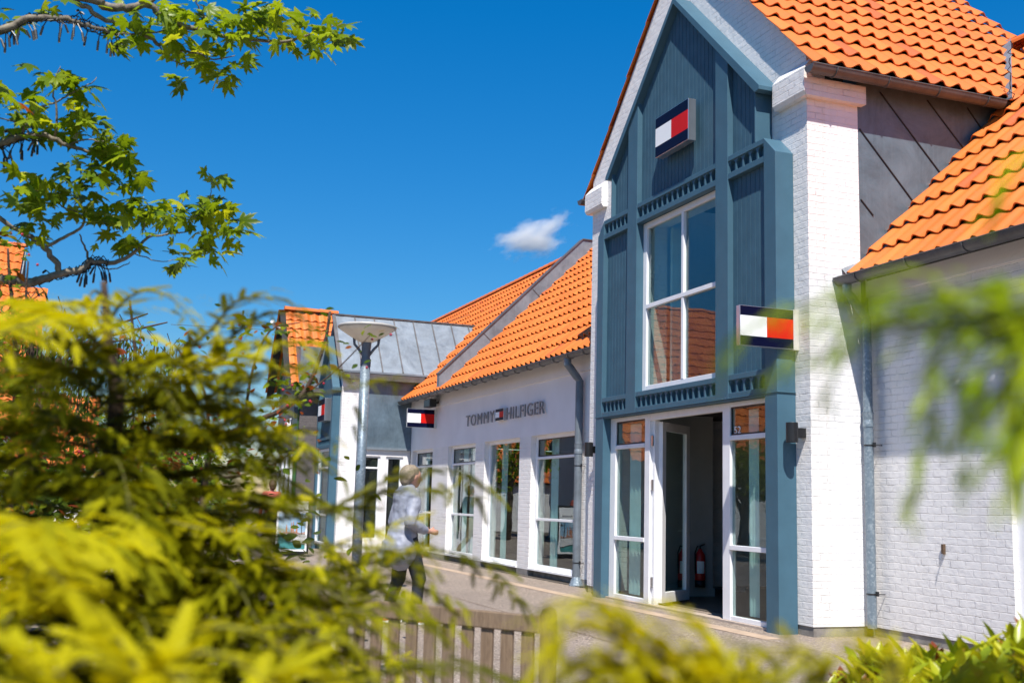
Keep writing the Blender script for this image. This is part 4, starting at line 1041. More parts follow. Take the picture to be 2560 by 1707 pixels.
# ================================================================ PLANE TREE
LEAF = m_leaf('plane_leaf', [(0, (.05, .10, .006)), (.45, (.16, .25, .010)), (.8, (.32, .40, .015)), (.97, (.48, .50, .03)), (1, (.25, .06, .02))], .38, .5)
def plane_leaf(seed):
    r_ = random.Random(seed)
    key = [(0, 0), (10, -.10), (28, -.36), (42, -.30), (50, -.56), (60, -.40), (75, -.36)]
    # lobed outline in polar form around the leaf centre (angle from tip, radius)
    lob = [(0, 1.0), (9, .70), (15, .74), (24, .42), (33, .60), (38, .62), (46, .95), (57, .66), (66, .66), (80, .38), (92, .56), (102, .78), (116, .55), (132, .45), (150, .34), (168, .26), (180, .10)]
    pts = [(a, q*r_.uniform(.93, 1.07)) for a, q in lob]
    out = [(math.sin(rad(a))*q*.55, .42+math.cos(rad(a))*q*.58) for a, q in pts]+[(-math.sin(rad(a))*q*.55, .42+math.cos(rad(a))*q*.58) for a, q in reversed(pts[1:-1])]
    V = [V3(y, x, -.5*x*x-.28*(y-.4)**2*(1 if y > .4 else .3)+.06*abs(x)) for x, y in out]
    c = V3(.30, 0, .03); V.append(c); n = len(out); F = [(i, (i+1) % n, n) for i in range(n)]
    return np.array(V), np.array(F)
LB = [plane_leaf(i) for i in range(5)]
PT = thing('plane_tree', 'plane tree with bright lobed leaves on pale branches at the upper left', 'tree', tuple(at(-900, 1900, 7.4)*V3(1, 1, 0)))
pb = V3(PT.location.x, PT.location.y, 0); w_ = MB()
def A(v, d=7.0): return at(v[0], v[1], d)
k1, k2, k3 = A((-900, 700), 7.4), A((-900, 250), 7.4), A((-850, -300), 7.5)
tk = MB().tube(smooth_path([pb, (pb+k1)/2+V3(.05, 0, 0), k1, k2, k3], 4), [.17-.007*i for i in range(17)], 12).build('trunk', BARKP, PT, smooth=True)
def limb(pts, r0, r1, d=7.0, dd=0):
    P = [p if len(p) == 3 and not isinstance(p, tuple) else A(p, d+dd*i) for i, p in enumerate(pts)]
    S = smooth_path(P, 4); n = len(S)
    S = [p+V3(*(random.Random(i*7+n).uniform(-.006, .006) for _ in range(3))) for i, p in enumerate(S)]
    w_.tube(S, [r0+(r1-r0)*i/(n-1) for i in range(n)], 7); return S
twigs = []
def T_(*a, **k): twigs.append(limb(*a, **k))
T_([k2, (-400, 60), (-150, 60), (0, 70), (53, 48), (105, 40), (169, 47), (211, 63), (264, 79)], .034, .010)
T_([k3, (-300, -200), (50, -60), (211, 0), (246, 14), (292, 18), (338, 11), (366, 32), (404, 56), (450, 67), (510, 84), (580, 93), (650, 95), (707, 81), (756, 63), (784, 56)], .034, .003)
T_([(50, -60), (169, 0), (204, 21), (246, 46), (306, 67), (352, 95), (397, 113), (450, 123), (492, 137), (538, 130)], .018, .003)
T_([(338, 11), (380, -20), (470, -60)], .015, .006); T_([(450, 67), (470, 40), (450, 10), (460, -20)], .006, .003); T_([(352, 95), (380, 125), (420, 152)], .005, .003)
T_([(580, 93), (610, 70), (620, 40)], .005, .002); T_([(264, 79), (320, 78), (400, 70), (460, 78)], .006, .003)
T_([k1, (-500, 420), (-150, 360), (0, 331), (53, 314), (105, 313), (158, 334), (211, 352), (246, 366), (299, 376)], .03, .003)
T_([(53, 314), (60, 280), (88, 250), (134, 232), (169, 211), (211, 190), (222, 178)], .009, .002); T_([(127, 312), (130, 246), (120, 197), (141, 151)], .008, .002)
T_([(80, 313), (30, 280), (-40, 260)], .006, .003); T_([(158, 334), (200, 320), (250, 330), (290, 345)], .006, .002)
T_([k1, (-500, 700), (-150, 650), (0, 640), (63, 649), (100, 640), (141, 628), (193, 616), (207, 600), (264, 602), (309, 579), (338, 547), (387, 537), (440, 530)], .038, .003)
T_([(141, 630), (127, 600), (105, 572), (81, 551), (28, 519), (-60, 470), (-200, 430)], .019, .012); T_([(105, 567), (148, 544), (186, 523), (192, 498), (170, 485), (151, 477), (120, 452), (60, 430)], .011, .003)
T_([(204, 597), (193, 565), (183, 537)], .008, .004); T_([(338, 547), (330, 520), (345, 500)], .004, .002); T_([(207, 602), (250, 618), (290, 608), (300, 600)], .005, .002)
T_([(387, 537), (430, 510), (470, 480), (485, 440), (487, 415)], .004, .002); T_([(309, 582), (360, 600), (410, 595)], .004, .002)
w_.build('branches', BARKP, tk, smooth=True)
CL = [(300, 20, 40, 9), (360, 30, 40, 12), (430, 30, 45, 16), (500, 50, 50, 20), (560, 60, 45, 18), (600, 20, 40, 14), (640, 40, 30, 8), (660, 90, 30, 7), (720, 50, 26, 10), (740, 105, 20, 6), (780, 70, 20, 10), (430, 178, 14, 4), (450, 130, 36, 12), (510, 160, 24, 8), (420, 90, 36, 10), (330, 65, 26, 5), (270, 60, 22, 4), (100, 15, 22, 4), (25, 30, 14, 3), (250, 95, 10, 3), (540, 130, 18, 5),
      (110, 165, 20, 6), (150, 180, 22, 6), (210, 215, 18, 6), (80, 210, 12, 3), (30, 240, 28, 9), (60, 270, 32, 10), (170, 250, 32, 10), (200, 280, 28, 9), (130, 290, 26, 6), (230, 310, 28, 11), (270, 320, 28, 9), (290, 350, 24, 8), (310, 395, 26, 9), (240, 350, 32, 8), (20, 300, 18, 5), (200, 385, 26, 6),
      (60, 395, 26, 7), (100, 430, 36, 10), (160, 410, 28, 9), (220, 400, 32, 10), (250, 425, 26, 7), (40, 460, 32, 9), (100, 490, 32, 10), (70, 520, 22, 5), (200, 460, 32, 10), (180, 500, 26, 6), (250, 520, 30, 12), (280, 470, 24, 8), (330, 470, 28, 12), (300, 545, 26, 7), (390, 480, 28, 12), (440, 480, 32, 15), (500, 470, 28, 14), (486, 402, 9, 2), (525, 520, 26, 15), (440, 540, 32, 13), (410, 592, 26, 10), (470, 560, 28, 10),
      (-80, 200, 90, 40), (-150, 450, 100, 50), (-120, 20, 90, 40), (-400, 100, 200, 120), (-500, 450, 200, 120), (-700, -200, 260, 150)]
LV = []; LF = []; LT = []; off = 0; rs = np.random.RandomState(4)
for cx, cy, sp, n in CL:
    for i in range(int(n*1.25+.5)):
        q = rs.normal(0, .55, 2)*sp; d = 7.0+rs.uniform(-.22, .22)*(1 if sp < 60 else 3)
        p = at(cx+q[0], cy+q[1], d); a = rs.uniform(0, 6.283)
        xd = V3(math.cos(a), math.sin(a), rs.uniform(-1.0, .15)); up = norm(V3(0, 0, 1)+rs.normal(0, .5, 3))
        b = LB[rs.randint(5)]; V, F = instance(b, [p], [xd], [up], [rs.uniform(.085, .185)])
        LV.append(V); LF.append(F+off); off += len(V); LT.append(np.full(len(F), np.clip(rs.normal(.5, .2), 0, .96) if rs.rand() > .005 else 1.0))
fast_mesh('foliage', np.concatenate(LV), np.concatenate(LF), LEAF, PT, tint=np.concatenate(LT), smooth=False)
# string lights wound on the limbs
ST = [thing('string_lights', l, 'string lights', tuple(A(c))) for l, c in (('black string light cable wound round the top left branch', (120, 45)), ('black string light cable wound round the middle left branch', (60, 325)), ('black string light cable wound on the lowest left plane branch', (150, 625)))]
BULB = m_plain('clear_bulb', (.6, .62, .65), .2)
def lights(root, pts, n, seed):
    rn = random.Random(seed); m = MB(); c = MB(); P = smooth_path([A(p) for p in pts], 8)
    wind = []
    for i, p in enumerate(P):
        for j in range(3):
            th = (i*3+j)*1.25; wind.append(p+V3(math.cos(th)*.01, math.cos(th)*.022, math.sin(th)*.028)+V3(*(rn.uniform(-.006, .006) for _ in range(3))))
    c.tube(wind, .004, 5); c.build('cable', BLACK, root)
    b = MB()
    for k in range(n):
        p = P[rn.randrange(len(P))]; a = rn.uniform(-1.1, 1.1) if rn.random() < .85 else rn.uniform(2, 4.2); L = rn.uniform(.05, .11)
        s = RT*math.sin(a)+V3(0, 0, -1)*math.cos(a)+FW*rn.uniform(-.3, .3); s /= np.linalg.norm(s); q = p+s*.02
        bend = V3(0, 0, -.012); e1 = q+s*L*.6; e2 = e1+(s*.5+V3(0, 0, -.6))*.05
        h_ = MB().tube([q, (q+e1)/2, e1, e1+(e2-e1)*.02, e2], [.0032, .0032, .0034, .0068, .0066], 6).build('bulb_holder', BLACK, root); MB().ball(e2, .005, 6, 4).build('bulb', BULB, h_)
lights(ST[0], [(-60, 72), (0, 70), (53, 48), (105, 40), (169, 47), (211, 63), (264, 79)], 34, 1)
lights(ST[1], [(-60, 345), (0, 331), (53, 314), (95, 313)], 18, 2)
lights(ST[2], [(-60, 640), (0, 640), (63, 649), (141, 630), (193, 616), (207, 600), (240, 600)], 17, 3)

# ================================================================ SMALL-LEAVED SHRUBS
def ovate(w=.42, fold=.12):
    ys = [0, .15, .4, .65, .85, 1.0]; ws = [.02, .30, .5, .42, .22, .0]
    V = []; F = []
    for y, q in zip(ys, ws): V += [V3(y, -q*w, fold*q-.12*y*y), V3(y, 0, -.12*y*y), V3(y, q*w, fold*q-.12*y*y)]
    for i in range(len(ys)-1):
        b = 3*i; F += [(b, b+1, b+4, b+3), (b+1, b+2, b+5, b+4)]
    return np.array(V), np.array(F)
OV = ovate(.5); OVL = ovate(.36, .18)
CRAB = m_leaf('crabapple_leaf', [(0, (.03, .06, .008)), (.4, (.10, .17, .012)), (.7, (.25, .32, .02)), (.8, (.20, .08, .02)), (1, (.28, .045, .015))], .45, .4)
BERRY = m_plain('red_berry', (.35, .01, .03), .3)
def shrub(root, clusters, d, size, mat, bark, seed, base=OV, stems=(), berries=0, up_bias=0., dj=.25, name='foliage', smooth=True):
    rs = np.random.RandomState(seed); pos = []; xd = []; up = []; sc = []; ti = []; w = MB(); bb = MB()
    for cx, cy, sx, sy, n in clusters:
        for i in range(n):
            q = rs.normal(0, .5, 2); dd = d+rs.uniform(-dj, dj); p = at(cx+q[0]*sx, cy+q[1]*sy, dd); a = rs.uniform(0, 6.283)
            pos.append(p); xd.append(V3(math.cos(a), math.sin(a), rs.uniform(-.7, .5)+up_bias)); up.append(V3(0, 0, 1)+rs.normal(0, .6, 3)); sc.append(size*rs.uniform(.6, 1.25)); ti.append(rs.uniform(0, 1))
            if rs.rand() < berries: bb.ball(p+rs.normal(0, .02, 3), size*.14, 6, 5)
    for st in stems:
        P = smooth_path([at(*q) for q in st[0]], 4); w.tube(P, [st[1]*(1-.7*i/len(P)) for i in range(len(P))], 6)
    V, F = instance(base, pos, xd, up, sc); fast_mesh(name, V, F, mat, root, tint=np.repeat(ti, len(base[1])), smooth=smooth)
    if stems: w.build('stems', bark, root, smooth=True)
    if bb.v: build_split(bb, 'berry', BERRY, root, smooth=True)
S1 = thing('crabapple_shrub', 'small leaved shrub with brown tinged leaves and red berries before the far gables', 'shrub', tuple(at(470, 1500, 5.6)*V3(1, 1, 0)))
shrub(S1, [(690, 790, 25, 20, 8), (660, 760, 30, 15, 10), (745, 760, 20, 30, 10), (755, 720, 10, 10, 3), (560, 740, 60, 30, 24), (600, 760, 50, 25, 22), (790, 830, 40, 40, 9), (850, 760, 40, 25, 7), (720, 850, 50, 30, 22), (660, 880, 60, 30, 34), (640, 940, 70, 40, 36), (600, 1000, 80, 50, 40), (560, 940, 60, 50, 36), (700, 900, 40, 30, 22), (480, 830, 80, 60, 50), (380, 820, 90, 60, 50), (300, 760, 50, 50, 14), (450, 1060, 200, 50, 240), (250, 1070, 200, 60, 200), (600, 1060, 70, 35, 50), (700, 1000, 40, 30, 12), (350, 950, 200, 80, 150), (260, 1180, 220, 60, 150)],
      5.6, .05, CRAB, BARKC, 31, berries=.06, dj=.5,
      stems=[([(470, 1700, 5.6), (460, 1350, 5.6), (480, 1050, 5.6), (560, 980, 5.6), (650, 940, 5.5), (705, 890, 5.5), (745, 790, 5.5), (758, 715, 5.5)], .02), ([(470, 1500, 5.6), (400, 1200, 5.6), (330, 1000, 5.7), (310, 800, 5.7), (298, 690, 5.7)], .016),
             ([(480, 1100, 5.6), (560, 1090, 5.6), (640, 1060, 5.6), (700, 1010, 5.6)], .010), ([(650, 940, 5.5), (760, 860, 5.5), (850, 770, 5.4)], .006), ([(470, 1400, 5.6), (250, 1150, 5.6), (200, 1000, 5.6)], .014), ([(560, 980, 5.6), (580, 850, 5.6), (620, 760, 5.6), (690, 740, 5.6)], .008), ([(480, 1050, 5.6), (470, 900, 5.6), (400, 790, 5.6)], .009)])
S2 = thing('crabapple_shrub', 'tall thin twigged shrub with red berries against the orange roof at the left edge', 'shrub', tuple(at(-120, 1500, 6.2)*V3(1, 1, 0)))
shrub(S2, [(10, 545, 30, 30, 24), (50, 570, 25, 30, 12), (20, 640, 40, 40, 26), (50, 700, 40, 40, 26), (0, 760, 50, 60, 40), (40, 850, 70, 60, 50), (-80, 700, 80, 150, 120), (15, 790, 50, 70, 110), (25, 900, 80, 80, 160), (0, 1010, 90, 70, 120), (60, 950, 120, 80, 110), (80, 1050, 160, 60, 150)], 6.2, .055, CRAB, BARKC, 32, berries=.07, dj=.4,
      stems=[([(-120, 1700, 6.2), (0, 1300, 6.2), (35, 900, 6.2), (30, 720, 6.1), (22, 640, 6.1), (18, 570, 6.1)], .016), ([(0, 1300, 6.2), (70, 900, 6.2), (68, 760, 6.2), (60, 680, 6.2), (65, 600, 6.2)], .012), ([(35, 900, 6.2), (10, 800, 6.2), (-30, 600, 6.2)], .008)])
# weeping tree far behind
WEEP = m_leaf('weeping_leaf', [(0, (.03, .06, .01)), (.6, (.08, .13, .02)), (1, (.2, .24, .04))], .5, .4)
S3 = thing('weeping_tree', 'distant fine leaved weeping tree rising above the golden conifer at the left', 'tree', tuple(at(120, 1300, 17)*V3(1, 1, 0)))
rs = np.random.RandomState(5); pos = []; xd = []; up = []; sc = []; w = MB()
for k in range(90):
    cx = rs.uniform(-260, 420); ty = 660+abs(cx-90)*.35+rs.uniform(0, 120); d = 17+rs.uniform(-1.5, 1.5); p0 = at(cx, ty, d); L = rs.uniform(.5, 2.2)
    w.tube([p0+V3(rs.uniform(-.2, .2), rs.uniform(-.2, .2), .15), p0, p0-V3(0, 0, L)], .008, 4)
    for i in range(int(L*42)):
        pos.append(p0-V3(0, 0, i/42)+rs.normal(0, .06, 3)); xd.append(V3(rs.normal(0, .4), rs.normal(0, .4), -1)); up.append(rs.normal(0, 1, 3)); sc.append(rs.uniform(.06, .11))
V, F = instance(OVL, pos, xd, up, sc); fast_mesh('foliage', V, F, WEEP, S3, tint=np.repeat(rs.rand(len(pos)), len(OVL[1])))
c0 = at(100, 900, 17)
for k in range(14):
    a = k*.9; q = at(-200+k*45, 720+20*(k % 4), 17); w.tube([c0, (c0+q)/2+V3(0, 0, .3), q], [.05, .03, .01], 5)
w.tube([V3(c0[0], c0[1], 0), c0], [.14, .1], 8); w.build('trunk', BARKC, S3)
# broad leaved bush lower right
PHOT = m_leaf('glossy_leaf', [(0, (.10, .17, .01)), (.4, (.30, .36, .015)), (.78, (.52, .50, .02)), (.88, (.28, .14, .02)), (1, (.22, .05, .02))], .28, .35)
S4 = thing('glossy_bush', 'low bush of glossy yellow green leaves at the lower right corner', 'bush', tuple(at(2250, 1900, 4.0)*V3(1, 1, 0)))
rs = np.random.RandomState(9); pos = []; xd = []; up = []; sc = []; ti = []; w = MB()
for k in range(520):
    cx = rs.uniform(1890, 2750); d = rs.uniform(3.5, 4.5)
    ty = np.interp(cx, [1890, 1990, 2080, 2200, 2300, 2352, 2700], [1600, 1500, 1495, 1500, 1470, 1450, 1430])+rs.uniform(0, 200)+abs(d-4)*60
    p = at(cx, ty, d); n = rs.randint(5, 9); a0 = rs.uniform(0, 6.28); w.tube([p-V3(rs.uniform(-.03, .03), rs.uniform(-.03, .03), .22), p], .003, 4)
    for i in range(n):
        a = a0+i*2.399; el_ = rs.uniform(.5, 1.3); pos.append(p+V3(0, 0, -.012*i)); xd.append(V3(math.cos(a)*math.cos(el_), math.sin(a)*math.cos(el_), math.sin(el_))); up.append(V3(-math.cos(a), -math.sin(a), .8)); sc.append(rs.uniform(.075, .115)); ti.append(np.clip(rs.normal(.5, .2)+(0.35 if rs.rand() < .12 else 0), 0, 1))
V, F = instance(OVL, pos, xd, up, sc); fast_mesh('foliage', V, F, PHOT, S4, tint=np.repeat(ti, len(OVL[1])), smooth=True)
p0 = at(2250, 1650, 4.0)
for k in range(24):
    q = at(1930+k*33, 1600, 3.8+.02*(k % 9)*2); w.tube([V3(q[0]*.97+p0[0]*.03, q[1]*.97+p0[1]*.03, 0), q], [.008, .004], 5)
w.build('stems', BARKC, S4)
# hedge and trees of the planting strip
HEDGE = m_leaf('hedge_leaf', [(0, (.02, .04, .006)), (.6, (.05, .085, .01)), (1, (.13, .16, .015))], .5, .3)
S5 = thing('hedge', 'dark mixed hedge behind the golden conifer, lower left', 'hedge', tuple(at(250, 1330, 11)*V3(1, 1, 0)))
shrub(S5, [(-150, 1200, 500, 130, 1500), (200, 1160, 400, 110, 1300), (430, 1180, 130, 100, 600), (100, 1290, 600, 90, 1200), (480, 1290, 60, 50, 100)], 10.5, .12, HEDGE, BARKC, 41, dj=1.6,
      stems=[([(x, 1420, 10.5), (x+10, 1300, 10.5), (x-15, 1120, 10.5)], .02) for x in range(-300, 560, 90)])
def round_tree(label, x, y, h, cr, seed, n=2600, size=.17, mat=None):
    T = thing('street_tree', label, 'tree', (x, y, 0), None); rs = np.random.RandomState(seed); w = MB()
    w.tube([(x, y, 0), (x+.1, y, h*.4), (x, y+.1, h*.8)], [.16, .12, .04], 8); cen = []
    for k in range(26):
        a = k*2.399; e = rs.uniform(-.5, 1.2); rr = cr*rs.uniform(.45, .95); c = V3(x+math.cos(a)*math.cos(e)*rr, y+math.sin(a)*math.cos(e)*rr, h*.56+math.sin(e)*rr*1.2); cen.append((c, rs.uniform(.3, .65)*cr*.7))
        w.tube([(x, y, h*rs.uniform(.3, .55)), tuple((c+V3(x, y, h*.5))/2), tuple(c)], [.05, .03, .01], 5)
    w.build('trunk', BARKP, T, smooth=True); pos = []; ti = []
    for i in range(n):
        c, r_ = cen[rs.randint(len(cen))]; v = norm(rs.normal(0, 1, 3))*r_*rs.uniform(.4, 1); pos.append(c+v); ti.append(np.clip(rs.normal(.4, .2), 0, 1))
    xd = norm(rs.normal(0, 1, (n, 3))); up = rs.normal(0, .6, (n, 3))+V3(0, 0, 1)
    V, F = instance(OV, pos, xd, up, rs.uniform(.7, 1.3, n)*size); fast_mesh('crown', V, F, mat or LEAF, T, tint=np.repeat(ti, len(OV[1])))
    return T
round_tree('small green tree across the street, nearest the camera, off the left edge', -24.3, -2.9, 3.3, 1.3, 51, n=3200, size=.13)
round_tree('second small green tree across the street', -27.6, -3.2, 3.2, 1.35, 52, n=3200, size=.13)
round_tree('third small green tree across the street', -31.0, -3.4, 3.3, 1.3, 53, n=3200, size=.13)
round_tree('tall yellow green tree far down the street behind the golden conifer', -38.5, 1.2, 5.2, 1.9, 54, n=2600, size=.15)
round_tree('dark green tree at the end of the street left of the dark gable', -46, 3.6, 4.6, 1.7, 55, n=2000, size=.17)
# distant low house seen through the leaves
DH = thing('distant_house', 'low house with an orange roof far down the street behind the shrubs', 'house', (-54, -8, 0))
tiles('roof', (-50, -14, 2.3), (0, 1, 0), (-1, 0, 1), 14.2, 4.6, DH, gauge=.45, seg=4, seed=14)
MB().prism([(-56, 0), (-50.3, 0), (-50.3, 2.5), (-53.2, 5.4), (-56, 2.5)], 'y', -13.9, -.05).build('wall', W_BRICK, DH)
for y in (-11, -8, -5, -2.4): window_x(DH, y, y+1.3, .6, 2.1, -50.28, fw=.09)

# ================================================================ STREET LAMP
LP = thing('street_lamp', 'street lamp with a wide shallow bowl on a galvanised pole', 'street lamp', (-15.0, 3.5, 0))
lx, ly = -15.0, 3.5
MB().tube([(lx, ly, 0), (lx, ly, 3.17)], .068, 20).build('pole', GALV, LP, smooth=True)
MB().tube([(lx, ly, 3.15), (lx, ly, 3.245)], .073, 20).build('collar', LAMPG, LP, smooth=False)
MB().lathe([(.060, 3.245), (.060, 3.33), (.066, 3.42), (.072, 3.475), (.0, 3.478)], (lx, ly, 0), 20).build('neck', LAMPG, LP, smooth=False)
m = MB()
for s in (1, -1):
    a_ = V3(.34, .94, 0)*s; m.tube([V3(lx, ly, 3.30)+a_*.045, V3(lx, ly, 3.39)+a_*.11, V3(lx, ly, 3.45)+a_*.165, V3(lx, ly, 3.55)+a_*.175], [.019, .019, .018, .02], 8)
m.build('bracket_arm', LAMPG, LP, smooth=True)
MB().lathe([(.07, 3.475), (.12, 3.495), (.215, 3.55), (.31, 3.61), (.385, 3.66), (.395, 3.68), (.38, 3.68), (.29, 3.635), (.10, 3.52)], (lx, ly, 0), 48).build('lamp_bowl', LAMPW, LP, smooth=True)
MB().lathe([(.395, 3.668), (.408, 3.680), (.408, 3.700), (.395, 3.712), (.2, 3.74), (.0, 3.748)], (lx, ly, 0), 48).build('lamp_lid', m_plain('lamp_lid_paint', (.42, .40, .37), .35), LP, smooth=True)

# ================================================================ BENCH
WOOD = m_wood()
BU = V3(.809, .588, 0); BN = V3(-.588, .809, 0)     # along the back, and towards the seat (away from the camera)
BP = V3(-4.449, 1.840, 0)
BE = thing('garden_bench', 'weathered wooden slatted bench seen from behind, bottom centre', 'bench', tuple(BP))
def bb_(s0, s1, n0, n1, z0, z1, m=None):
    m = m or MB(); c = BP+BU*((s0+s1)/2)+BN*((n0+n1)/2)
    m.bar(c-BU*(s1-s0)/2+V3(0, 0, (z0+z1)/2), c+BU*(s1-s0)/2+V3(0, 0, (z0+z1)/2), n1-n0, z1-z0); return m
bb_(-1.32, 0, -.004, .034, .778, .852).build('top_rail', WOOD, BE, bevel=.006)
bb_(-1.32, 0, .0, .034, .42, .47).build('lower_rail', WOOD, BE, bevel=.004)
for i in range(12):
    s_ = -.068-i*.1045; bb_(s_-.031, s_+.031, .008, .024, .471, .777).build('back_slat', WOOD, BE, bevel=.003)
for s_ in (.002, -1.382):
    q = BP+BU*(s_+.029); m = MB(); m.bar(q+V3(0, 0, 0)+BN*.02, q+V3(0, 0, .862)+BN*.02, .056, .056, up=BN); m.tube([q+BN*(-.006)+V3(0, 0, .862)-BU*.0, q+BN*.046+V3(0, 0, .862)], .027, 12); m.build('leg', WOOD, BE, bevel=.005)
    bb_(s_+.002, s_+.056, .45, .505, 0, .52).build('leg', WOOD, BE, bevel=.005)
    bb_(s_-.003, s_+.061, .05, .50, .522, .55).build('armrest', WOOD, BE, bevel=.006)
    bb_(s_+.012, s_+.046, .05, .448, .33, .39).build('seat_rail', WOOD, BE, bevel=.004)
for i in range(7): bb_(-1.33, .0, .05+i*.065, .10+i*.065, .391, .412).build('seat_slat', WOOD, BE, bevel=.003)

# ================================================================ POSTER STAND
PX = -25.5; PO = thing('poster_stand', 'black framed poster of people on a white boat, standing on the pavement', 'poster stand', (PX, 4.4, 0))
def pq(name, y0, y1, z0, z1, mat, dx): return MB().box(PX+dx-.001, PX+dx, y0, y1, z0, z1).build(name, mat, PO)
MB().box(PX-.05, PX-.002, 4.03, 4.83, .06, 1.30).build('frame', BLACK, PO, bevel=.006)
MB().box(PX-.3, PX+.2, 4.12, 4.16, 0, .05).box(PX-.3, PX+.2, 4.70, 4.74, 0, .05).box(PX-.06, PX-.02, 4.12, 4.74, .03, .06).build('foot', BLACK, PO)
pq('paper', 4.08, 4.78, .12, 1.25, WHITE, .0)
gp = NT('poster_sky_print'); gc = gp.ramp(gp.noise(3, 4), [(.35, (.16, .32, .48)), (.65, (.42, .55, .65))]); gp = gp.done(gp.bsdf(gc, .3))
pq('printed_sky', 4.12, 4.74, .50, .97, gp, .003)
pq('printed_sea', 4.12, 4.74, .17, .50, m_plain('poster_sea_print', (.06, .25, .25), .3, var=.3, scale=12), .003)
MB().prism([(4.14, .51), (4.74, .49), (4.74, .29), (4.32, .36)], 'x', PX+.004, PX+.005).build('printed_hull', m_plain('poster_hull_print', (.62, .62, .62), .3), PO)
MB().prism([(4.28, .365), (4.74, .29), (4.74, .272), (4.30, .345)], 'x', PX+.006, PX+.007).build('printed_waterline', INTD, PO)
SK = m_plain('printed_skin', (.45, .2, .12), .4, var=.35, scale=50); rn = random.Random(2); m = MB()
for k in range(26):
    y = 4.15+k*.0225; h = rn.uniform(.02, .06); m.box(PX+.0055, PX+.006, y, y+.016, .50, .51+h)
for y, h in ((4.31, .18), (4.42, .23), (4.46, .25), (4.54, .25)):
    m.prism([(y-.014, .53), (y+.014, .53), (y+.02, .53+h*.6), (y+.007, .53+h*.78), (y+.01, .53+h), (y-.01, .53+h), (y-.007, .53+h*.78), (y-.02, .53+h*.6)], 'x', PX+.0062, PX+.0068)
m.build('printed_people', SK, PO)
m = MB().box(PX+.0055, PX+.006, 4.64, 4.655, .5, .95).prism([(4.66, .80), (4.73, .87), (4.73, .79)], 'x', PX+.0055, PX+.006); m.build('printed_mast', INTD, PO)
tx = text_obj('printed_word', 'TOMMY HILFIGER', NAVY, PO, -.25, .25, 1.02, 1.055, 0, .001, space=1.1)
for v in tx.data.vertices:
    x, y, z = v.co; v.co = (PX+.004-y, 4.43+x, z)

# ================================================================ FIRE EXTINGUISHERS
FR = m_plain('extinguisher_red', (.5, .012, .012), .3)
def exting(x, y, z, lab):
    E_ = thing('fire_extinguisher', lab, 'fire extinguisher', (x, y, z))
    MB().lathe([(.0, 0), (.072, .0), (.078, .02), (.078, .44), (.07, .48), (.035, .53), (.025, .56), (.0, .56)], (x, y, z), 20).build('cylinder', FR, E_, smooth=True)
    MB().lathe([(.0, -.002), (.08, -.002), (.08, .10), (.079, .10)], (x, y, z), 20).build('base_band', BLACK, E_, smooth=True)
    MB().tube([(x, y, z+.55), (x, y, z+.60), (x+.02, y+.07, z+.63)], .012, 8).tube([(x, y, z+.585), (x+.02, y-.06, z+.60), (x+.02, y-.10, z+.5), (x+.02, y-.09, z+.2)], .009, 8).build('valve_and_hose', BLACK, E_, smooth=True)
    m = MB(); n = 8
    for i in range(n):
        a0, a1 = -.9+1.5*i/n-.25, -.9+1.5*(i+1)/n-.25
        m.add([(x+.0795*math.cos(t), y+.0795*math.sin(t), z+q) for t, q in ((a0, .2), (a1, .2), (a1, .38), (a0, .38))], [(0, 1, 2, 3)])
    m.build('label', WHITE, E_, smooth=True)
exting(-14.80, 8.70, .16, 'red fire extinguisher with white label standing clear of the open door leaf')
exting(-14.82, 8.42, .16, 'red fire extinguisher seen through the glass of the open door leaf')

# ================================================================ PEOPLE
SKIN = m_plain('skin', (.5, .27, .19), .5, var=.06); 
def blob(name, caps, mat, root, voxel=.014, smooth_it=6, clip=None):
    m = MB()
    for c in caps:
        p, r0, q, r1 = V3(*c[0]), c[1], V3(*c[2]), c[3]; sq = c[4] if len(c) > 4 else (1, 1)
        L = np.linalg.norm(q-p); n = max(2, int(L/(min(r0, r1)*.45))+1)
        for i in range(n):
            t = i/(n-1); ce = p+(q-p)*t; rr = r0+(r1-r0)*t; k = len(m.v); m.ball((0, 0, 0), 1, 12, 8)
            m.v[k:] = [(ce[0]+v[0]*rr*sq[0], ce[1]+v[1]*rr*sq[1], ce[2]+v[2]*rr) for v in m.v[k:]]
    me = bpy.data.meshes.new(name); me.from_pydata(m.v, [], m.f); bm = bmesh.new(); bm.from_mesh(me); bmesh.ops.remove_doubles(bm, verts=bm.verts, dist=3e-4); bmesh.ops.recalc_face_normals(bm, faces=bm.faces); bm.to_mesh(me); bm.free()
    o = link(name, me, mat, root); o.matrix_parent_inverse = Matrix.Identity(4)
    rm = o.modifiers.new('r', 'REMESH'); rm.mode = 'VOXEL'; rm.voxel_size = voxel; rm.use_smooth_shade = True
    sm_ = o.modifiers.new('s', 'SMOOTH'); sm_.iterations = smooth_it; sm_.factor = .5
    return o
def head_caps(hx, hy, hz, s=1.0):
    """head centred at (hx, hy, hz), face towards +y"""
    c = [((hx, hy-.012, hz+.02), .092*s, (hx, hy+.004, hz+.018), .09*s, (.86, 1.02)), ((hx, hy+.02, hz-.03), .07*s, (hx, hy+.035, hz-.075), .045*s, (.85, 1)),
         ((hx, hy+.085, hz+.01), .012, (hx, hy+.108, hz-.022), .017), ((hx-.012, hy+.082, hz-.055), .012, (hx+.012, hy+.082, hz-.055), .012), ((hx-.03, hy+.078, hz+.028), .012, (hx+.03, hy+.078, hz+.028), .012)]
    for s_ in (1, -1): c += [((hx+s_*.078, hy-.005, hz+.015), .02, (hx+s_*.078, hy-.008, hz-.02), .014, (.5, 1))]
    return c
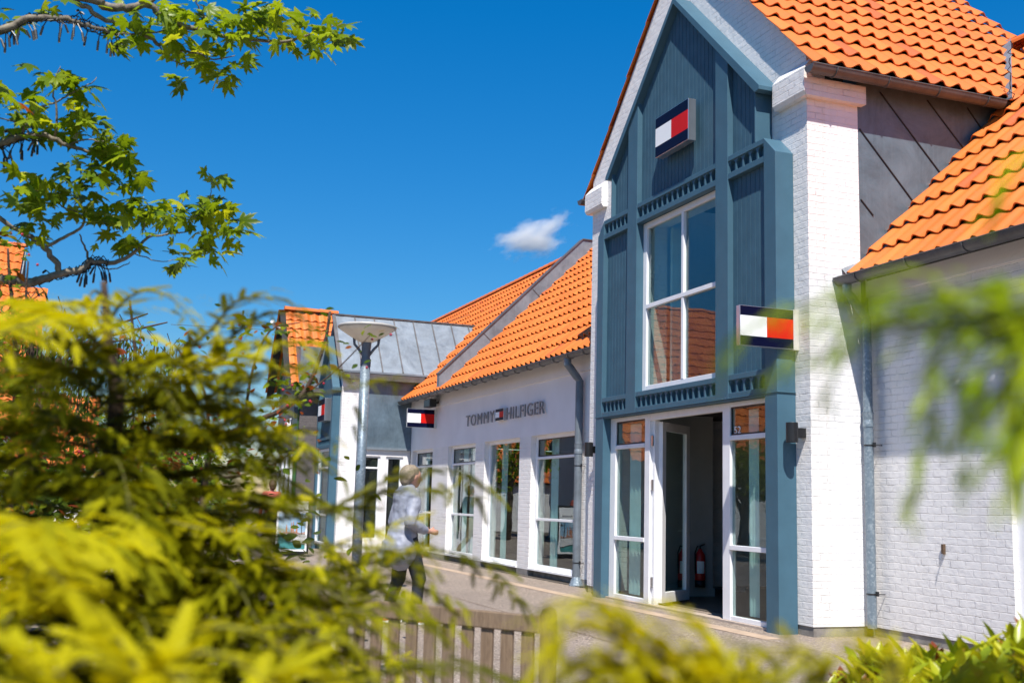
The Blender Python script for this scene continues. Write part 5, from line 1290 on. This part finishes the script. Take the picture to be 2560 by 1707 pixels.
def hand_caps(w, d, s):
    """hand at wrist w pointing along d (unit), s=+1 right; palm plus four bent fingers and a thumb"""
    w = V3(*w); d = norm(V3(*d)); sd = norm(np.cross(d, (0, 0, 1))+V3(1e-3, 0, 0)); n = np.cross(sd, d)
    c = [(tuple(w), .026, tuple(w+d*.07), .034, (.8, 1))]
    for i, L in enumerate((.062, .072, .068, .052)):
        b = w+d*.085+n*(.026-.0175*i); k = b+d*L*.5; c += [(tuple(b), .009, tuple(k), .0085), (tuple(k), .0085, tuple(k+(d*.6-sd*.7*s)*L*.5), .0075)]
    c += [(tuple(w+d*.03+n*.028), .012, tuple(w+d*.065+n*.055-sd*.012*s), .0095)]
    return c
# woman walking in front of the shop windows
W1 = thing('person', 'grey haired person in a long pale grey coat walking past the long wing windows', 'person', (-11.84, 3.30, 0)); W1.rotation_euler = (0, 0, rad(12))
hd = (0.01, .05, 1.575)
arms_R = [((.17, .0, 1.33), .05, (.235, -.09, 1.08), .042), ((.235, -.09, 1.08), .04, (.20, .16, 1.00), .03)]
arms_L = [((-.17, .0, 1.33), .05, (-.23, -.04, 1.07), .042), ((-.23, -.04, 1.07), .04, (-.16, .20, 1.02), .03)]
legs = [((.085, .0, .88), .085, (.088, .13, .49), .058), ((.088, .13, .49), .055, (.085, .10, .10), .04), ((-.085, .0, .88), .085, (-.085, -.03, .48), .058), ((-.085, -.03, .48), .055, (-.08, -.17, .11), .04)]
body = head_caps(*hd)+[((0, .0, 1.46), .05, (0.01, .03, 1.52), .048), ((-.15, -.01, 1.36), .06, (.15, -.01, 1.36), .06), ((0, -.01, 1.30), .14, (0, .0, 1.0), .125, (1, .75)), ((0, 0, .95), .14, (0, 0, .90), .14, (1.05, .8))]+arms_R+arms_L+legs
body += hand_caps((.20, .17, 1.0), (-.1, 1, -.15), 1)+hand_caps((-.16, .21, 1.02), (.1, 1, -.1), -1)+[((.085, .11, .06), .035, (.085, .2, .045), .032), ((-.08, -.16, .08), .035, (-.08, -.07, .04), .032)]
blob('body', body, SKIN, W1, .011)
COAT = m_plain('pale_grey_raincoat', (.25, .265, .32), .6, var=.2, scale=9, bump=.006, bscale=9)
coat = [((-.16, -.01, 1.375), .078, (.16, -.01, 1.375), .078), ((0, -.015, 1.33), .165, (0, -.02, 1.05), .165, (1.05, .85)), ((0, -.03, 1.05), .165, (0, -.07, .78), .21, (1.05, .85)), ((-.10, -.12, .82), .12, (-.12, -.17, .70), .11), ((.10, -.10, .82), .11, (.13, -.13, .73), .10), ((0, .0, 1.44), .075, (0, .01, 1.455), .07)]
coat += [((.17, .0, 1.33), .075, (.245, -.09, 1.09), .066), ((.245, -.09, 1.09), .064, (.20, .12, 1.01), .052), ((-.17, .0, 1.33), .075, (-.24, -.04, 1.08), .066), ((-.24, -.04, 1.08), .064, (-.165, .17, 1.03), .05)]
co_ = blob('coat', coat, COAT, W1, .013, 4)
tx_ = bpy.data.textures.new('folds', 'CLOUDS'); tx_.noise_scale = .11; dm = co_.modifiers.new('d', 'DISPLACE'); dm.texture = tx_; dm.strength = .035; dm.mid_level = .5
HAIRG = m_plain('grey_blond_hair', (.24, .19, .13), .6, var=.35, scale=40, bump=.01, bscale=60)
blob('hair', [((.01, .025, 1.618), .098, (.01, .0, 1.61), .104, (.92, 1)), ((.01, -.03, 1.60), .095, (.01, -.035, 1.545), .078, (1, .85)), ((.075, .0, 1.61), .035, (.07, -.03, 1.56), .03), ((-.06, .0, 1.61), .035, (-.055, -.03, 1.56), .03)], HAIRG, W1, .011, 3)
TRD = m_plain('dark_navy_trousers', (.018, .022, .028), .8)
blob('trousers', [(a, r_+.016, b, r2+.024) for a, r_, b, r2 in legs]+[((0, 0, .94), .145, (0, 0, .90), .145, (1.1, .85))], TRD, W1, .013)
SH = m_plain('coral_sneaker', (.5, .1, .07), .6)
for x, y0, z in ((.085, .08, .0), (-.08, -.19, .015)):
    blob('shoe', [((x, y0+.0, z+.045), .045, (x, y0+.17, z+.035), .036, (.9, 1))], SH, W1, .009, 3)
    o = MB().prism([(x-.04, y0-.05), (x+.04, y0-.05), (x+.046, y0+.12), (x+.02, y0+.215), (x-.02, y0+.215), (x-.046, y0+.12)], 'z', z+.0, z+.028).build('shoe_sole', WHITE, W1, bevel=.006); o.matrix_parent_inverse = Matrix.Identity(4)
def simple_person(label, loc, rz, top, trou, hair, skirt=False, bare=False, stride=.22, s=1.0):
    P_ = thing('person', label, 'person', loc); P_.rotation_euler = (0, 0, rz); P_.scale = (s, s, s)
    lg = [((.08, 0, .88), .085, (.085, stride*.6, .48), .056), ((.085, stride*.6, .48), .052, (.085, stride, .09), .038), ((-.08, 0, .88), .085, (-.085, -stride*.2, .48), .056), ((-.085, -stride*.2, .48), .052, (-.085, -stride, .12), .038)]
    ar = [((.18, 0, 1.36), .048, (.23, -.08, 1.10), .038), ((.23, -.08, 1.10), .036, (.22, .08, .88), .027), ((-.18, 0, 1.36), .048, (-.23, .03, 1.10), .038), ((-.23, .03, 1.10), .036, (-.19, .18, .93), .027)]
    bd = head_caps(0, .02, 1.585)+[((0, .0, 1.46), .05, (0, .01, 1.53), .048), ((-.15, 0, 1.38), .058, (.15, 0, 1.38), .058), ((0, 0, 1.3), .14, (0, 0, 1.0), .12, (1, .72)), ((0, 0, .93), .135, (0, 0, .9), .135, (1, .8))]+ar+lg
    bd += hand_caps((.22, .09, .87), (0, .5, -.9), 1)+hand_caps((-.19, .19, .92), (0, .6, -.8), -1)+[((.085, stride, .06), .034, (.085, stride+.11, .04), .03), ((-.085, -stride+.0, .08), .034, (-.085, -stride+.1, .04), .03)]
    blob('body', bd, SKIN, P_, .012)
    blob('shirt', [((-.16, 0, 1.385), .07, (.16, 0, 1.385), .07), ((0, 0, 1.31), .155, (0, 0, .98), .15, (1, .8))]+[(a, r_+.016, b, r2+.016) for a, r_, b, r2 in ar], top, P_, .014)
    if bare: blob('shorts', [(lg[0][0], .105, (.085, stride*.45, .58), .09), (lg[2][0], .105, (-.085, -stride*.15, .58), .09), ((0, 0, .93), .15, (0, 0, .9), .15, (1, .85))], trou, P_, .014)
    else: blob('trousers', [(a, r_+.014, b, r2+.02) for a, r_, b, r2 in lg]+[((0, 0, .93), .145, (0, 0, .9), .145, (1, .85))], trou, P_, .014)
    blob('hair', [((0, .0, 1.63), .098, (0, -.02, 1.62), .1, (.92, 1)), ((0, -.04, 1.6), .088, (0, -.04, 1.54), .07)], hair, P_, .013, 3)
    for x, y0 in ((.085, stride), (-.085, -stride)): blob('shoe', [((x, y0-.01, .045), .045, (x, y0+.14, .038), .038)], m_plain('tan_shoe', (.3, .15, .07), .6) if not bare else BLACK, P_, .012, 3)
    return P_
KH = m_plain('khaki_cotton', (.3, .24, .13), .8); DK = m_plain('dark_jacket_cloth', (.02, .02, .024), .8); CO = m_plain('coral_shirt_cloth', (.42, .09, .06), .8); HB = m_plain('brown_hair', (.08, .04, .02), .7)
simple_person('person in dark jacket and khaki trousers, mostly hidden behind the grey coat', (-25.6, 7.08, 0), rad(165), DK, KH, HB, stride=.42)
simple_person('person in coral shirt with bare calves, glimpsed through the conifer', (-26.0, 4.02, 0), rad(100), CO, DK, HB, bare=True)
simple_person('person in pale pink top and black trousers, standing inside the shop doorway', (-16.9, 10.30, .012), rad(20), m_plain('pale_pink_cloth', (.5, .3, .27), .8), DK, m_plain('dark_hair', (.015, .012, .01), .6), stride=.04)

# ================================================================ CLOUD
CC = at(1222, 545, 700)
cl = bpy.data.materials.new('cloud_vapour'); cl.use_nodes = True; t = cl.node_tree; t.nodes.clear()
out = t.nodes.new('ShaderNodeOutputMaterial'); pvn = t.nodes.new('ShaderNodeVolumePrincipled'); pvn.inputs['Color'].default_value = (1, 1, 1, 1); pvn.inputs['Anisotropy'].default_value = .2
tc = t.nodes.new('ShaderNodeTexCoord'); ln = t.nodes.new('ShaderNodeVectorMath'); ln.operation = 'LENGTH'; t.links.new(tc.outputs['Object'], ln.inputs[0])
no = t.nodes.new('ShaderNodeTexNoise'); no.inputs['Scale'].default_value = 1.7; no.inputs['Detail'].default_value = 6; no.inputs['Roughness'].default_value = .6; t.links.new(tc.outputs['Object'], no.inputs['Vector'])
def mth(op, a, b):
    nd = t.nodes.new('ShaderNodeMath'); nd.operation = op
    for i, x in enumerate((a, b)):
        if isinstance(x, (int, float)): nd.inputs[i].default_value = x
        else: t.links.new(x, nd.inputs[i])
    return nd.outputs[0]
v = mth('SUBTRACT', mth('ADD', mth('SUBTRACT', 1.0, ln.outputs['Value']), mth('MULTIPLY', mth('SUBTRACT', no.outputs['Fac'], .5), 2.4)), .22)
dens = mth('MULTIPLY', mth('MAXIMUM', mth('MINIMUM', mth('MULTIPLY', v, 2.2), 1.0), 0.0), .16)
t.links.new(dens, pvn.inputs['Density']); t.links.new(pvn.outputs[0], out.inputs['Volume'])
bm = bmesh.new(); bmesh.ops.create_icosphere(bm, subdivisions=4, radius=1.25); me = bpy.data.meshes.new('cloud'); bm.to_mesh(me); bm.free(); me.materials.append(cl)
co = bpy.data.objects.new('cloud', me); COL.objects.link(co); co.location = CC; co.scale = (13, 28, 14); co.rotation_euler = (rad(22), 0, rad(-21)); tag(co, kind='stuff')
SC.cycles.volume_step_rate = 1.0; SC.cycles.volume_max_steps = 128; SC.cycles.volume_bounces = 3
